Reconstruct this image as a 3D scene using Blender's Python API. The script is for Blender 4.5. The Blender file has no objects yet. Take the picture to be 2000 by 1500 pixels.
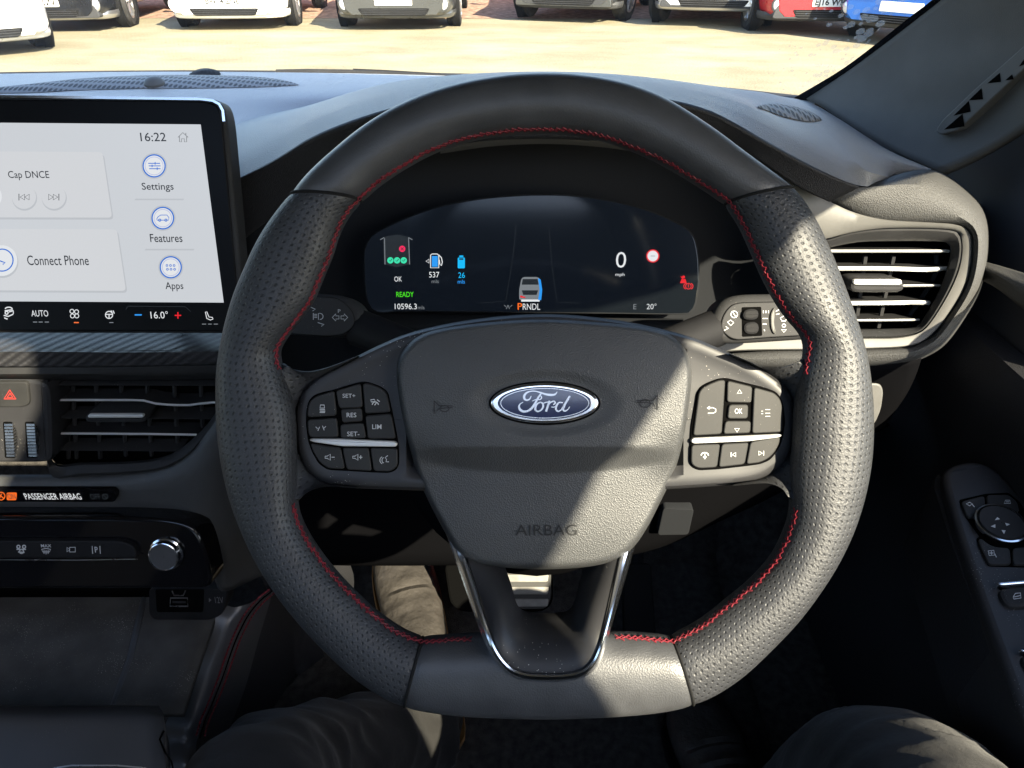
import bpy, math, random
from mathutils import Vector, Matrix, noise
from mathutils.geometry import tessellate_polygon
from mathutils.bvhtree import BVHTree
random.seed(7)
R = math.radians
SC = bpy.context.scene
COL = SC.collection

# ---------------------------------------------------------------- camera, sky, sun, exposure
F = 1387.0                       # focal length in pixels of a 2000 px wide frame
PITCH = R(33.0)
CAM = Vector((0.0, 0.0, 1.30))
FWD = Vector((0, math.cos(PITCH), -math.sin(PITCH)))
UPV = Vector((0, math.sin(PITCH), math.cos(PITCH)))
RGT = Vector((1, 0, 0))
cd = bpy.data.cameras.new('camera'); cam = bpy.data.objects.new('camera', cd); COL.objects.link(cam)
cd.sensor_width = 36.0; cd.lens = 36.0 * F / 2000.0; cd.clip_start = 0.01; cd.clip_end = 2000.0
cam.location = CAM; cam.rotation_euler = (math.pi/2 - PITCH, 0, 0)
SC.camera = cam

EXPO = 2.25
SUN_EL, SUN_AZ = R(33.0), R(55.0)          # azimuth: from straight right (+x) towards behind (-y)
SUN = Vector((math.cos(SUN_EL)*math.cos(SUN_AZ), -math.cos(SUN_EL)*math.sin(SUN_AZ), math.sin(SUN_EL)))
world = bpy.data.worlds.new('World'); SC.world = world; world.use_nodes = True
wn = world.node_tree; bg = wn.nodes['Background']
sky = wn.nodes.new('ShaderNodeTexSky'); sky.sky_type = 'NISHITA'; sky.sun_disc = False
sky.sun_elevation = SUN_EL; sky.sun_rotation = math.atan2(SUN.x, SUN.y)
sky.air_density = 1.0; sky.dust_density = 1.0; sky.ozone_density = 1.0
wn.links.new(sky.outputs[0], bg.inputs[0]); bg.inputs[1].default_value = 0.135
ld = bpy.data.lights.new('sun', 'SUN'); ld.energy = 5.0; ld.angle = R(0.53); ld.color = (1.0, 0.89, 0.68)
sun = bpy.data.objects.new('sun', ld); COL.objects.link(sun)
sun.rotation_euler = SUN.to_track_quat('Z', 'Y').to_euler(); sun.location = (3, -4, 6)
vs = SC.view_settings
SC.display_settings.display_device = 'sRGB'
vs.view_transform = 'Standard'; vs.look = 'None'; vs.gamma = 1.0; vs.exposure = EXPO; vs.use_curve_mapping = False
SC.render.engine = 'CYCLES'
SC.cycles.use_denoising = True
SC.cycles.max_bounces = 8; SC.cycles.diffuse_bounces = 4; SC.cycles.glossy_bounces = 4
SC.cycles.transparent_max_bounces = 12; SC.cycles.transmission_bounces = 4
SC.cycles.sample_clamp_indirect = 4.0; SC.cycles.caustics_reflective = False; SC.cycles.caustics_refractive = False

# ---------------------------------------------------------------- helpers
def ray(u, v):
    return FWD + RGT*((u-1000.0)/F) + UPV*((750.0-v)/F)
def at(u, v, Y):                 # point seen at (u, v) on the plane y = Y
    d = ray(u, v); return CAM + d*((Y-CAM.y)/d.y)
def atz(u, v, Z):                # ... on the level z = Z
    d = ray(u, v); return CAM + d*((Z-CAM.z)/d.z)
def atx(u, v, X):
    d = ray(u, v); return CAM + d*((X-CAM.x)/d.x)
def atd(u, v, D):
    return CAM + ray(u, v)*D

class Plane:                     # a flat face: origin, normal towards the viewer
    def __init__(s, P, n, up=Vector((0, 0, 1))):
        s.P = Vector(P); s.n = Vector(n).normalized()
        s.ex = Vector(up).cross(s.n).normalized(); s.ey = s.n.cross(s.ex)
    def at(s, u, v, h=0.0):
        d = ray(u, v); t = (s.P + s.n*h - CAM).dot(s.n)/d.dot(s.n); return CAM + d*t
    def loc(s, u, v, h=0.0):
        q = s.at(u, v, h) - s.P; return q.dot(s.ex), q.dot(s.ey)
    def pt(s, a, b, h=0.0):
        return s.P + s.ex*a + s.ey*b + s.n*h
def tilted(u, v, Y, elev, yaw=0.0):   # a face at (u, v, Y) whose normal looks back and up by elev degrees
    e, y = R(elev), R(yaw)
    return Plane(at(u, v, Y), (math.cos(e)*math.sin(y), -math.cos(e)*math.cos(y), math.sin(e)))

def catmull(pts, n, closed=False):
    """resample a list of tuples / Vectors to n points on a Catmull-Rom curve"""
    P = [Vector(p) for p in pts]; m = len(P); out = []
    if m == 2 and not closed:
        return [P[0].lerp(P[1], i/(n-1)) for i in range(n)]
    segs = m if closed else m-1
    dense = []
    K = 12
    for i in range(segs):
        if closed: a, b, c, d = P[(i-1) % m], P[i], P[(i+1) % m], P[(i+2) % m]
        else:
            b, c = P[i], P[i+1]
            a = P[i-1] if i else b*2-c
            d = P[i+2] if i+2 < m else c*2-b
        for k in range(K):
            t = k/K
            dense.append(0.5*((2*b)+(c-a)*t+(2*a-5*b+4*c-d)*t*t+(3*b-a-3*c+d)*t*t*t))
    dense.append(dense[0].copy() if closed else P[-1])
    L = [0.0]
    for i in range(1, len(dense)): L.append(L[-1]+(dense[i]-dense[i-1]).length)
    tot = L[-1]; cnt = n if closed else n-1; j = 0
    for i in range(n):
        s = tot*i/cnt
        while j < len(L)-2 and L[j+1] < s: j += 1
        w = (s-L[j])/max(L[j+1]-L[j], 1e-9)
        out.append(dense[j].lerp(dense[j+1], min(max(w, 0), 1)))
    return out

def obj(name, verts, faces, m=None, parent=None, smooth=True, sharp=35, uvs=None):
    me = bpy.data.meshes.new(name); me.from_pydata([tuple(v) for v in verts], [], faces)
    if uvs:
        ul = me.uv_layers.new(name='UVMap')
        for lp in me.loops: ul.data[lp.index].uv = uvs[lp.vertex_index]
    me.validate(); me.update()
    if m is not None: me.materials.append(m)
    if smooth:
        for p in me.polygons: p.use_smooth = True
        me.set_sharp_from_angle(angle=R(sharp))
    o = bpy.data.objects.new(name, me); COL.objects.link(o)
    if parent is not None: adopt(o, parent)
    return o
def adopt(o, parent):             # vertices are in world coordinates, so undo the thing's own placement
    o.parent = parent
    if parent.parent is None: o.matrix_parent_inverse = parent.matrix_basis.inverted()
def thing(name, label, cat, loc=(0, 0, 0), group=None):
    o = bpy.data.objects.new(name, None); COL.objects.link(o); o.location = loc; o.empty_display_size = 0.05
    o['label'] = label; o['category'] = cat
    if group: o['group'] = group
    return o
def tag(o, label, cat, group=None, kind=None):
    o['label'] = label; o['category'] = cat
    if group: o['group'] = group
    if kind: o['kind'] = kind
    return o
def struct(o, label=None):
    o['kind'] = 'structure'
    if label: o['label'] = label
    return o

class MB:                        # mesh builder for one part
    def __init__(s): s.v = []; s.f = []
    def add(s, vs, fs):
        b = len(s.v); s.v += [Vector(q) for q in vs]; s.f += [tuple(i+b for i in f) for f in fs]
    def box(s, lo, hi, M=None):
        x0, y0, z0 = lo; x1, y1, z1 = hi
        vs = [Vector(q) for q in ((x0,y0,z0),(x1,y0,z0),(x1,y1,z0),(x0,y1,z0),(x0,y0,z1),(x1,y0,z1),(x1,y1,z1),(x0,y1,z1))]
        if M: vs = [M @ q for q in vs]
        s.add(vs, [(0,3,2,1),(4,5,6,7),(0,1,5,4),(1,2,6,5),(2,3,7,6),(3,0,4,7)])
    def tube(s, pts, r, n=10, closed=False, cap=True, flat=None):
        pts = [Vector(p) for p in pts]; m = len(pts); rings = []
        nrm = None
        for i, p in enumerate(pts):
            a = pts[(i-1) % m] if (closed or i) else p
            b = pts[(i+1) % m] if (closed or i < m-1) else p
            t = (b-a).normalized()
            if nrm is None:
                nrm = t.orthogonal().normalized() if flat is None else (flat - t*flat.dot(t)).normalized()
            else: nrm = (nrm - t*nrm.dot(t)).normalized()
            bi = t.cross(nrm); rr = r(i/(m-1)) if callable(r) else r
            ra, rb = (rr if isinstance(rr, tuple) else (rr, rr))
            rings.append([p + nrm*ra*math.cos(2*math.pi*k/n) + bi*rb*math.sin(2*math.pi*k/n) for k in range(n)])
        vs = [q for rg in rings for q in rg]; fs = []
        for i in range(m if closed else m-1):
            j = (i+1) % m
            for k in range(n):
                l = (k+1) % n
                fs.append((i*n+k, i*n+l, j*n+l, j*n+k))
        if cap and not closed:
            fs.append(tuple(range(n-1, -1, -1))); fs.append(tuple((m-1)*n+k for k in range(n)))
        s.add(vs, fs)
    def grid(s, rows, closed=False):
        nr, nc = len(rows), len(rows[0]); vs = [q for r_ in rows for q in r_]; fs = []
        for i in range(nr-1):
            for k in range(nc if closed else nc-1):
                l = (k+1) % nc
                fs.append((i*nc+k, i*nc+l, (i+1)*nc+l, (i+1)*nc+k))
        s.add(vs, fs)
    def lathe(s, prof, P, axis, n=32, up=None):
        ax = Vector(axis).normalized(); e = ax.orthogonal().normalized() if up is None else (Vector(up)-ax*ax.dot(Vector(up))).normalized()
        g = ax.cross(e)
        rows = [[Vector(P)+ax*h+(e*math.cos(2*math.pi*k/n)+g*math.sin(2*math.pi*k/n))*r_ for k in range(n)] for r_, h in prof]
        s.grid(rows, closed=True)
    def build(s, name, m, parent=None, smooth=True, sharp=35):
        return obj(name, s.v, s.f, m, parent, smooth, sharp)

def loft(name, rails, m, parent=None, nu=40, nv=8, conv=at, thick=0.0, uv=None):
    """a sheet through rails of (u, v, depth) points"""
    R3 = [[(p if isinstance(p, Vector) else conv(*p)) for p in r_] for r_ in rails]
    R3 = [catmull(r_, nu) for r_ in R3]
    cols = [catmull([r_[i] for r_ in R3], nv*(len(R3)-1)+1) for i in range(nu)]
    rows = [[cols[i][j] for i in range(nu)] for j in range(len(cols[0]))]
    b = MB(); b.grid(rows)
    uvs = None
    if uv:
        uvs = [(i*uv[0], j*uv[1]) for j in range(len(rows)) for i in range(nu)]
    o = obj(name, b.v, b.f, m, parent, True, 50, uvs)
    if thick:
        md = o.modifiers.new('thickness', 'SOLIDIFY'); md.thickness = thick; md.offset = 1 if thick > 0 else -1
        md.thickness = abs(thick)
    return o

def roundpoly(px, r, seg=4):
    out = []; n = len(px)
    for i in range(n):
        a, b, c = Vector(px[i-1]), Vector(px[i]), Vector(px[(i+1) % n])
        da, dc = (a-b), (c-b); ra = min(r, da.length*0.48); rc = min(r, dc.length*0.48)
        p0 = b+da.normalized()*ra; p2 = b+dc.normalized()*rc
        for k in range(seg+1):
            t = k/seg; out.append(p0*(1-t)**2 + b*2*t*(1-t) + p2*t*t)
    return out
def plate(name, px, pl, h0, h1, m, parent=None, bev=0.0006, rnd=6, smooth_n=0, steps=2, dome=0.0):
    """a slab whose top outline is drawn in photo pixels on a real face; h along the face normal"""
    if rnd: rnd = max(rnd, 3.2*bev/((pl.at(px[0][0], px[0][1], h1)-CAM).dot(FWD)/F))
    poly = catmull(px, smooth_n, True) if smooth_n else (roundpoly(px, rnd) if rnd else [Vector(p) for p in px])
    P = [pl.loc(p[0], p[1], h1) for p in poly]
    return plate_local(name, P, pl, h0, h1, m, parent, bev, steps, dome)
def plate_local(name, P, pl, h0, h1, m, parent=None, bev=0.0006, steps=2, dome=0.0):
    P = [Vector((p[0], p[1])) for p in P]
    Q = [P[0]]
    for p in P[1:]:
        if (p-Q[-1]).length > 1e-6: Q.append(p)
    if (Q[0]-Q[-1]).length < 1e-6: Q.pop()
    P = Q; n = len(P)
    area = sum(P[i].x*P[(i+1) % n].y - P[(i+1) % n].x*P[i].y for i in range(n))
    if area < 0: P.reverse()
    N = []
    for i in range(n):
        t = (P[(i+1) % n]-P[i-1]); t = t.normalized() if t.length > 0 else Vector((1, 0)); N.append(Vector((-t.y, t.x)))
    vs, fs = [], []
    rings = [(0.0, h0)]
    for k in range(steps+1):
        a = math.pi/2*k/steps
        rings.append((bev*(1-math.cos(a)), h1-bev+bev*math.sin(a)))
    for ins, h in rings:
        vs += [pl.pt(P[i].x+N[i].x*ins, P[i].y+N[i].y*ins, h) for i in range(n)]
    for r_ in range(len(rings)-1):
        for i in range(n):
            j = (i+1) % n; fs.append((r_*n+i, r_*n+j, (r_+1)*n+j, (r_+1)*n+i))
    top = (len(rings)-1)*n
    tri = tessellate_polygon([[Vector((p.x, p.y, 0)) for p in P]])
    if dome:
        c = sum(P, Vector((0, 0)))/n; vs.append(pl.pt(c.x, c.y, h1+dome)); ci = len(vs)-1
        fs += [(top+i, top+(i+1) % n, ci) for i in range(n)]
    else:
        fs += [tuple(top+k for k in range(n))]
    fs += [tuple(range(n-1, -1, -1))]
    o = obj(name, vs, fs, m, parent, True, 40)
    if not dome:
        o.data.polygons[len(fs)-2].use_smooth = False
    return o
def ribbon_mesh(b, pts, w, pl, h, closed=False):
    """flat stroke; pts in photo px, w px (number or list)"""
    n = len(pts); P = [Vector(p[:2]) for p in pts]
    W = w if isinstance(w, (list, tuple)) else [w]*n
    L, Rr = [], []
    for i in range(n):
        a = P[(i-1) % n] if (closed or i) else P[i]; c = P[(i+1) % n] if (closed or i < n-1) else P[i]
        t = (c-a); t = t.normalized() if t.length else Vector((1, 0)); nn = Vector((-t.y, t.x))*W[i]*0.5
        if not closed and i in (0, n-1):
            e = t*W[i]*0.35*(-1 if i == 0 else 1)
        else: e = Vector((0, 0))
        L.append(P[i]+nn+e); Rr.append(P[i]-nn+e)
    vs = [pl.at(p.x, p.y, h) for p in L]+[pl.at(p.x, p.y, h) for p in Rr]
    fs = []
    for i in range(n if closed else n-1):
        j = (i+1) % n; fs.append((i, n+i, n+j, j))
    b.add(vs, fs)
def strokes(name, pl, lines, w, m, parent, h=0.0004):
    b = MB()
    for ln in lines:
        cl = False
        if ln and ln[-1] == 'c': cl = True; ln = ln[:-1]
        ribbon_mesh(b, ln, w, pl, h, cl)
    return b.build(name, m, parent, False)
def circ(u, v, r, n=20, ry=None, a0=0, a1=360):
    ry = ry or r; full = abs(a1-a0) >= 360
    pts = [(u+r*math.cos(R(a0+(a1-a0)*k/(n if full else n-1))), v-ry*math.sin(R(a0+(a1-a0)*k/(n if full else n-1)))) for k in range(n)]
    return pts+['c'] if full else pts
def polyfill(b, px, pl, h):
    vs = [pl.at(p[0], p[1], h) for p in px]; tri = tessellate_polygon([[Vector((p[0], p[1], 0)) for p in px]])
    b.add(vs, [tuple(t) for t in tri])
def fill(name, pl, polys, m, parent, h=0.0004):
    b = MB()
    for p in polys: polyfill(b, p[:-1] if p[-1] == 'c' else p, pl, h)
    return b.build(name, m, parent, False)
_fontcache = {}
def fcurve(body):
    cu = bpy.data.curves.new('t', 'FONT'); cu.body = body
    return cu
def text(body, pl, box, m, parent, name='lettering', h=0.0004, bold=0.0, up=True):
    u0, v0, u1, v1 = box
    key = (body, bold)
    if key not in _fontcache:
        cu = fcurve(body); cu.size = 1; cu.resolution_u = 3; cu.offset = bold
        o = bpy.data.objects.new('t', cu); me = bpy.data.meshes.new_from_object(o)
        V = [tuple(v.co) for v in me.vertices]; Fc = [tuple(p.vertices) for p in me.polygons]
        bpy.data.objects.remove(o); bpy.data.curves.remove(cu); bpy.data.meshes.remove(me)
        xs = [v[0] for v in V]; ys = [v[1] for v in V]
        _fontcache[key] = (V, Fc, min(xs), max(xs), min(ys), max(ys))
    V, Fc, x0, x1, y0, y1 = _fontcache[key]
    um, vm = (u0+u1)/2, (v0+v1)/2
    ca, cb = pl.loc(um, vm, h)
    W = (pl.at(u1, vm, h)-pl.at(u0, vm, h)).length; H = (pl.at(um, v0, h)-pl.at(um, v1, h)).length
    # horizontal reading direction follows the photo row
    a0, b0 = pl.loc(u0, vm, h); a1, b1 = pl.loc(u1, vm, h); d = Vector((a1-a0, b1-b0)).normalized(); e = Vector((-d.y, d.x))
    vs = []
    for x, y, z in V:
        s = ((x-x0)/(x1-x0)-0.5)*W; t = ((y-y0)/(y1-y0)-0.5)*H
        vs.append(pl.pt(ca+d.x*s+e.x*t, cb+d.y*s+e.y*t, h))
    o = obj(name, vs, Fc, m, parent, False); o['kind'] = 'stuff'; return o
def bvh(*objs):                  # surfaces already built, to lay pieces on
    V, Fc = [], []
    for o in objs:
        b = len(V); V += [v.co.copy() for v in o.data.vertices]; Fc += [tuple(i+b for i in p.vertices) for p in o.data.polygons]
    return BVHTree.FromPolygons(V, Fc)
def drop(tree, u, v, h=0.0):     # the point of a surface seen at (u, v), lifted by h towards the viewer
    d = ray(u, v).normalized(); q = tree.ray_cast(CAM, d)
    if q[0] is None: q = (atd(u, v, 0.8), -d)
    n = q[1] if q[1].dot(d) < 0 else -q[1]
    return q[0]+n*h

# ---------------------------------------------------------------- materials
MATS = {}
def mat(name, base, rough=0.5, metal=0.0, spec=0.5, emit=None, estr=1.0, bump=(), var=None, dust=0.0, coat=0.0, perf=None, sheen=0.0, weave=None):
    m = bpy.data.materials.new(name); m.use_nodes = True; MATS[name] = m
    nt = m.node_tree; N = nt.nodes; L = nt.links; p = N['Principled BSDF']
    p.inputs['Base Color'].default_value = (*base, 1); p.inputs['Roughness'].default_value = rough
    p.inputs['Metallic'].default_value = metal; p.inputs['Specular IOR Level'].default_value = spec
    if coat: p.inputs['Coat Weight'].default_value = coat; p.inputs['Coat Roughness'].default_value = 0.05
    if sheen: p.inputs['Sheen Weight'].default_value = sheen; p.inputs['Sheen Roughness'].default_value = 0.5
    if emit:
        p.inputs['Emission Color'].default_value = (*emit, 1); p.inputs['Emission Strength'].default_value = estr/(2**EXPO)
    tc = N.new('ShaderNodeTexCoord'); co = tc.outputs['Object']
    col = None
    if var:
        nz = N.new('ShaderNodeTexNoise'); nz.inputs['Scale'].default_value = var[0]; nz.inputs['Detail'].default_value = 5
        L.new(co, nz.inputs['Vector'])
        mp = N.new('ShaderNodeMapRange'); mp.inputs[1].default_value = 0.3; mp.inputs[2].default_value = 0.7
        mp.inputs[3].default_value = 1-var[1]; mp.inputs[4].default_value = 1+var[1]; L.new(nz.outputs[0], mp.inputs[0])
        mx = N.new('ShaderNodeMix'); mx.data_type = 'RGBA'; mx.blend_type = 'MULTIPLY'; mx.inputs[0].default_value = 1
        mx.inputs[6].default_value = (*base, 1); L.new(mp.outputs[0], mx.inputs[7]); col = mx.outputs[2]
        rr = N.new('ShaderNodeMapRange'); rr.inputs[3].default_value = max(0.02, rough-0.08); rr.inputs[4].default_value = min(1, rough+0.08)
        L.new(nz.outputs[0], rr.inputs[0]); L.new(rr.outputs[0], p.inputs['Roughness'])
    if dust:
        vz = N.new('ShaderNodeTexVoronoi'); vz.inputs['Scale'].default_value = 480; vz.inputs['Randomness'].default_value = 1
        L.new(co, vz.inputs['Vector'])
        nz2 = N.new('ShaderNodeTexNoise'); nz2.inputs['Scale'].default_value = 18; nz2.inputs['Detail'].default_value = 3; L.new(co, nz2.inputs['Vector'])
        th = N.new('ShaderNodeMapRange'); th.inputs[1].default_value = 0.40; th.inputs[2].default_value = 0.75; th.inputs[3].default_value = 0.0; th.inputs[4].default_value = 0.20*dust
        L.new(nz2.outputs[0], th.inputs[0])
        lt = N.new('ShaderNodeMath'); lt.operation = 'LESS_THAN'; L.new(vz.outputs['Distance'], lt.inputs[0]); L.new(th.outputs[0], lt.inputs[1])
        mx2 = N.new('ShaderNodeMix'); mx2.data_type = 'RGBA'; L.new(lt.outputs[0], mx2.inputs[0])
        if col: L.new(col, mx2.inputs[6])
        else: mx2.inputs[6].default_value = (*base, 1)
        mx2.inputs[7].default_value = (0.34, 0.32, 0.29, 1); col = mx2.outputs[2]
    prev = None
    if perf:                       # punched holes on the wrapped leather, laid out in metres on the UVs
        sp, rad = perf
        uv = tc.outputs['UV']; sx = N.new('ShaderNodeSeparateXYZ'); L.new(uv, sx.inputs[0])
        def M(op, a, b=None, c=None):
            q = N.new('ShaderNodeMath'); q.operation = op
            for i, w in enumerate((a, b, c)):
                if w is None: continue
                if isinstance(w, (int, float)): q.inputs[i].default_value = w
                else: L.new(w, q.inputs[i])
            return q.outputs[0]
        vv = M('DIVIDE', sx.outputs[1], sp*0.86); row = M('FLOOR', vv); fv = M('SUBTRACT', M('SUBTRACT', vv, row), 0.5)
        sh = M('MULTIPLY', M('MODULO', M('ABSOLUTE', row), 2.0), 0.5)
        uu = M('ADD', M('DIVIDE', sx.outputs[0], sp), sh); fu = M('SUBTRACT', M('FRACT', uu), 0.5)
        dd = M('SQRT', M('ADD', M('MULTIPLY', fu, fu), M('MULTIPLY', M('MULTIPLY', fv, 0.86), M('MULTIPLY', fv, 0.86))))
        hole = N.new('ShaderNodeMapRange'); hole.interpolation_type = 'SMOOTHSTEP'
        hole.inputs[1].default_value = rad*0.75; hole.inputs[2].default_value = rad*1.25; hole.inputs[3].default_value = 1; hole.inputs[4].default_value = 0
        L.new(dd, hole.inputs[0])
        mx3 = N.new('ShaderNodeMix'); mx3.data_type = 'RGBA'; L.new(hole.outputs[0], mx3.inputs[0])
        if col: L.new(col, mx3.inputs[6])
        else: mx3.inputs[6].default_value = (*base, 1)
        mx3.inputs[7].default_value = (0.006, 0.006, 0.007, 1); col = mx3.outputs[2]
        rim = N.new('ShaderNodeMapRange'); rim.interpolation_type = 'SMOOTHSTEP'
        rim.inputs[1].default_value = rad*0.6; rim.inputs[2].default_value = rad*2.1; L.new(dd, rim.inputs[0])
        bp = N.new('ShaderNodeBump'); bp.inputs['Strength'].default_value = 0.55; bp.inputs['Distance'].default_value = 0.0005
        L.new(rim.outputs[0], bp.inputs['Height']); prev = bp.outputs[0]
    for kind, sc, st, dist in bump:
        if kind == 'noise':
            t = N.new('ShaderNodeTexNoise'); t.inputs['Scale'].default_value = sc; t.inputs['Detail'].default_value = 4; hgt = t.outputs[0]
        elif kind == 'voro':
            t = N.new('ShaderNodeTexVoronoi'); t.inputs['Scale'].default_value = sc; t.feature = 'F1'; hgt = t.outputs['Distance']
        elif kind == 'cell':
            t = N.new('ShaderNodeTexVoronoi'); t.inputs['Scale'].default_value = sc; t.feature = 'SMOOTH_F1'; hgt = t.outputs['Distance']
        else:
            t = N.new('ShaderNodeTexWave'); t.inputs['Scale'].default_value = sc; t.bands_direction = 'DIAGONAL'; t.inputs['Distortion'].default_value = 0.6; hgt = t.outputs[1]
        L.new(co, t.inputs['Vector'])
        bp = N.new('ShaderNodeBump'); bp.inputs['Strength'].default_value = st; bp.inputs['Distance'].default_value = dist
        L.new(hgt, bp.inputs['Height'])
        if prev: L.new(prev, bp.inputs['Normal'])
        prev = bp.outputs[0]
    if prev: L.new(prev, p.inputs['Normal'])
    if col: L.new(col, p.inputs['Base Color'])
    return m

mat('leather', (0.042, 0.043, 0.046), 0.42, spec=0.5, var=(60, 0.15), bump=(('cell', 1300, 0.25, 0.0005), ('noise', 1800, 0.15, 0.0003)), dust=0.25)
mat('leather_perf', (0.027, 0.028, 0.031), 0.47, spec=0.36, var=(60, 0.15), perf=(0.0039, 0.125), bump=(('cell', 1000, 0.3, 0.0006), ('noise', 1500, 0.2, 0.0004)))
mat('vinyl', (0.041, 0.042, 0.043), 0.48, spec=0.45, var=(25, 0.1), bump=(('voro', 1250, 0.34, 0.0007), ('noise', 1500, 0.2, 0.0004)), dust=0.5)
mat('soft_pad', (0.050, 0.050, 0.050), 0.58, spec=0.3, var=(14, 0.15), bump=(('voro', 900, 0.6, 0.0008), ('noise', 900, 0.3, 0.0005)), dust=0.45)
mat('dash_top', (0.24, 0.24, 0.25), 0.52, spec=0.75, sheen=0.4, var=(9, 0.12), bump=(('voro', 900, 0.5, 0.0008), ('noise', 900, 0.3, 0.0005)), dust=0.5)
mat('recess', (0.014, 0.015, 0.017), 0.85, spec=0.08)
mat('under_dash_shade', (0.0035, 0.0035, 0.004), 0.95, spec=0.0)  # near-black: the shade below the dash is put into the colour
mat('stalk', (0.034, 0.034, 0.035), 0.55, spec=0.08, dust=0.6)
mat('chrome_u', (0.86, 0.87, 0.89), 0.2, metal=1.0)
mat('pedal_dark', (0.05, 0.05, 0.048), 0.6, spec=0.1)
mat('pedal_metal', (0.20, 0.195, 0.18), 0.5, metal=0.3, spec=0.2, var=(60, 0.2))
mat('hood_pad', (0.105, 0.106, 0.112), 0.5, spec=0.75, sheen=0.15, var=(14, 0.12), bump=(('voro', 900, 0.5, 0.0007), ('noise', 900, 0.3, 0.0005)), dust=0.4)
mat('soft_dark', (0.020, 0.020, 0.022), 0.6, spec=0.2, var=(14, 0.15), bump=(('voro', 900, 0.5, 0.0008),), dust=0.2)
mat('satin_lid', (0.05, 0.051, 0.055), 0.33, spec=0.55, var=(12, 0.12), dust=0.5)
mat('satin', (0.027, 0.027, 0.029), 0.42, spec=0.24, var=(12, 0.12), dust=0.9)
mat('button', (0.023, 0.023, 0.023), 0.5, spec=0.18, var=(40, 0.15), dust=0.7)
mat('plastic', (0.024, 0.024, 0.025), 0.55, spec=0.12, var=(30, 0.15), dust=0.5, bump=(('noise', 1200, 0.2, 0.0003),))
mat('plastic_dark', (0.011, 0.011, 0.012), 0.65, spec=0.12, var=(30, 0.2))
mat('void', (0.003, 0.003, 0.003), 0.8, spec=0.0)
mat('gloss_black', (0.005, 0.005, 0.006), 0.06, spec=0.38, dust=0.35)
mat('chrome', (0.86, 0.87, 0.89), 0.14, metal=1.0, var=(90, 0.08))
mat('chrome_satin', (0.62, 0.62, 0.63), 0.28, metal=1.0, var=(80, 0.1))
mat('bright', (0.60, 0.60, 0.59), 0.34, metal=0.35, spec=0.5)
mat('screen_black', (0.004, 0.004, 0.005), 0.30, spec=0.12)
mat('silver_trim', (0.105, 0.103, 0.098), 0.55, metal=0.1, spec=0.28, var=(60, 0.06))
mat('thread', (0.15, 0.007, 0.015), 0.6, var=(900, 0.35))
mat('print_dim', (0.12, 0.12, 0.12), 0.6)
mat('print', (0.45, 0.455, 0.46), 0.6)
mat('emboss', (0.021, 0.021, 0.021), 0.7, spec=0.2)
mat('badge_blue', (0.008, 0.014, 0.06), 0.12, spec=0.6, coat=0.6)
mat('trousers', (0.016, 0.0155, 0.015), 0.85, spec=0.12, sheen=0.12, var=(20, 0.15), bump=(('noise', 1300, 0.5, 0.0008), ('noise', 160, 0.25, 0.002)))
mat('shoe', (0.05, 0.045, 0.04), 0.42, spec=0.5, var=(40, 0.25), bump=(('noise', 90, 0.5, 0.004), ('noise', 600, 0.3, 0.0006)))
mat('shoe_sole', (0.42, 0.22, 0.07), 0.6, var=(50, 0.2))
mat('carpet', (0.06, 0.055, 0.05), 0.95, spec=0.1, var=(80, 0.4), bump=(('noise', 700, 1.0, 0.004),))
mat('rubber', (0.012, 0.012, 0.012), 0.75, spec=0.06)
mat('tray_mat', (0.052, 0.050, 0.047), 0.8, spec=0.25, var=(30, 0.22), bump=(('noise', 700, 0.5, 0.001),), dust=1.0)
mat('lining', (0.13, 0.13, 0.13), 0.9, spec=0.1)
mat('shell', (0.05, 0.05, 0.055), 0.7, spec=0.2)
mat('pillar', (0.10, 0.096, 0.090), 0.75, spec=0.25, bump=(('noise', 1400, 0.4, 0.0006),), var=(20, 0.1))
mat('red_mark', (0.6, 0.03, 0.02), 0.5)
# lit screens
def lit(name, c, base=(0.005, 0.005, 0.006), rough=0.12, spec=0.4): return mat(name, base, rough, spec=spec, emit=c, estr=1.0)
lit('scr_bg', (0.60, 0.625, 0.66), rough=0.25, spec=0.3); lit('scr_card', (0.64, 0.655, 0.68), rough=0.25, spec=0.3); lit('scr_shadow', (0.50, 0.52, 0.55), rough=0.25)
lit('scr_white', (0.76, 0.78, 0.8), rough=0.25); lit('scr_ink', (0.025, 0.028, 0.034), rough=0.3); lit('scr_grey', (0.2, 0.21, 0.22), rough=0.3); lit('scr_blue', (0.03, 0.16, 0.62), rough=0.3); lit('scr_lilac', (0.42, 0.45, 0.72), rough=0.3)
lit('px_white', (0.80, 0.82, 0.84)); lit('px_grey', (0.2, 0.22, 0.24)); lit('px_dim', (0.02, 0.025, 0.03)); lit('px_blue', (0.03, 0.33, 0.9)); lit('px_cyan', (0.01, 0.5, 0.95))
lit('px_green', (0.08, 0.75, 0.02)); lit('px_mint', (0.05, 0.75, 0.42)); lit('px_red', (0.85, 0.02, 0.03)); lit('px_orange', (0.95, 0.16, 0.02)); lit('px_pink', (0.9, 0.03, 0.12))
mat('cluster_glass', (0.003, 0.004, 0.005), 0.10, spec=0.35, emit=(0.004, 0.006, 0.010), estr=1.0, dust=0.12)
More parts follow.
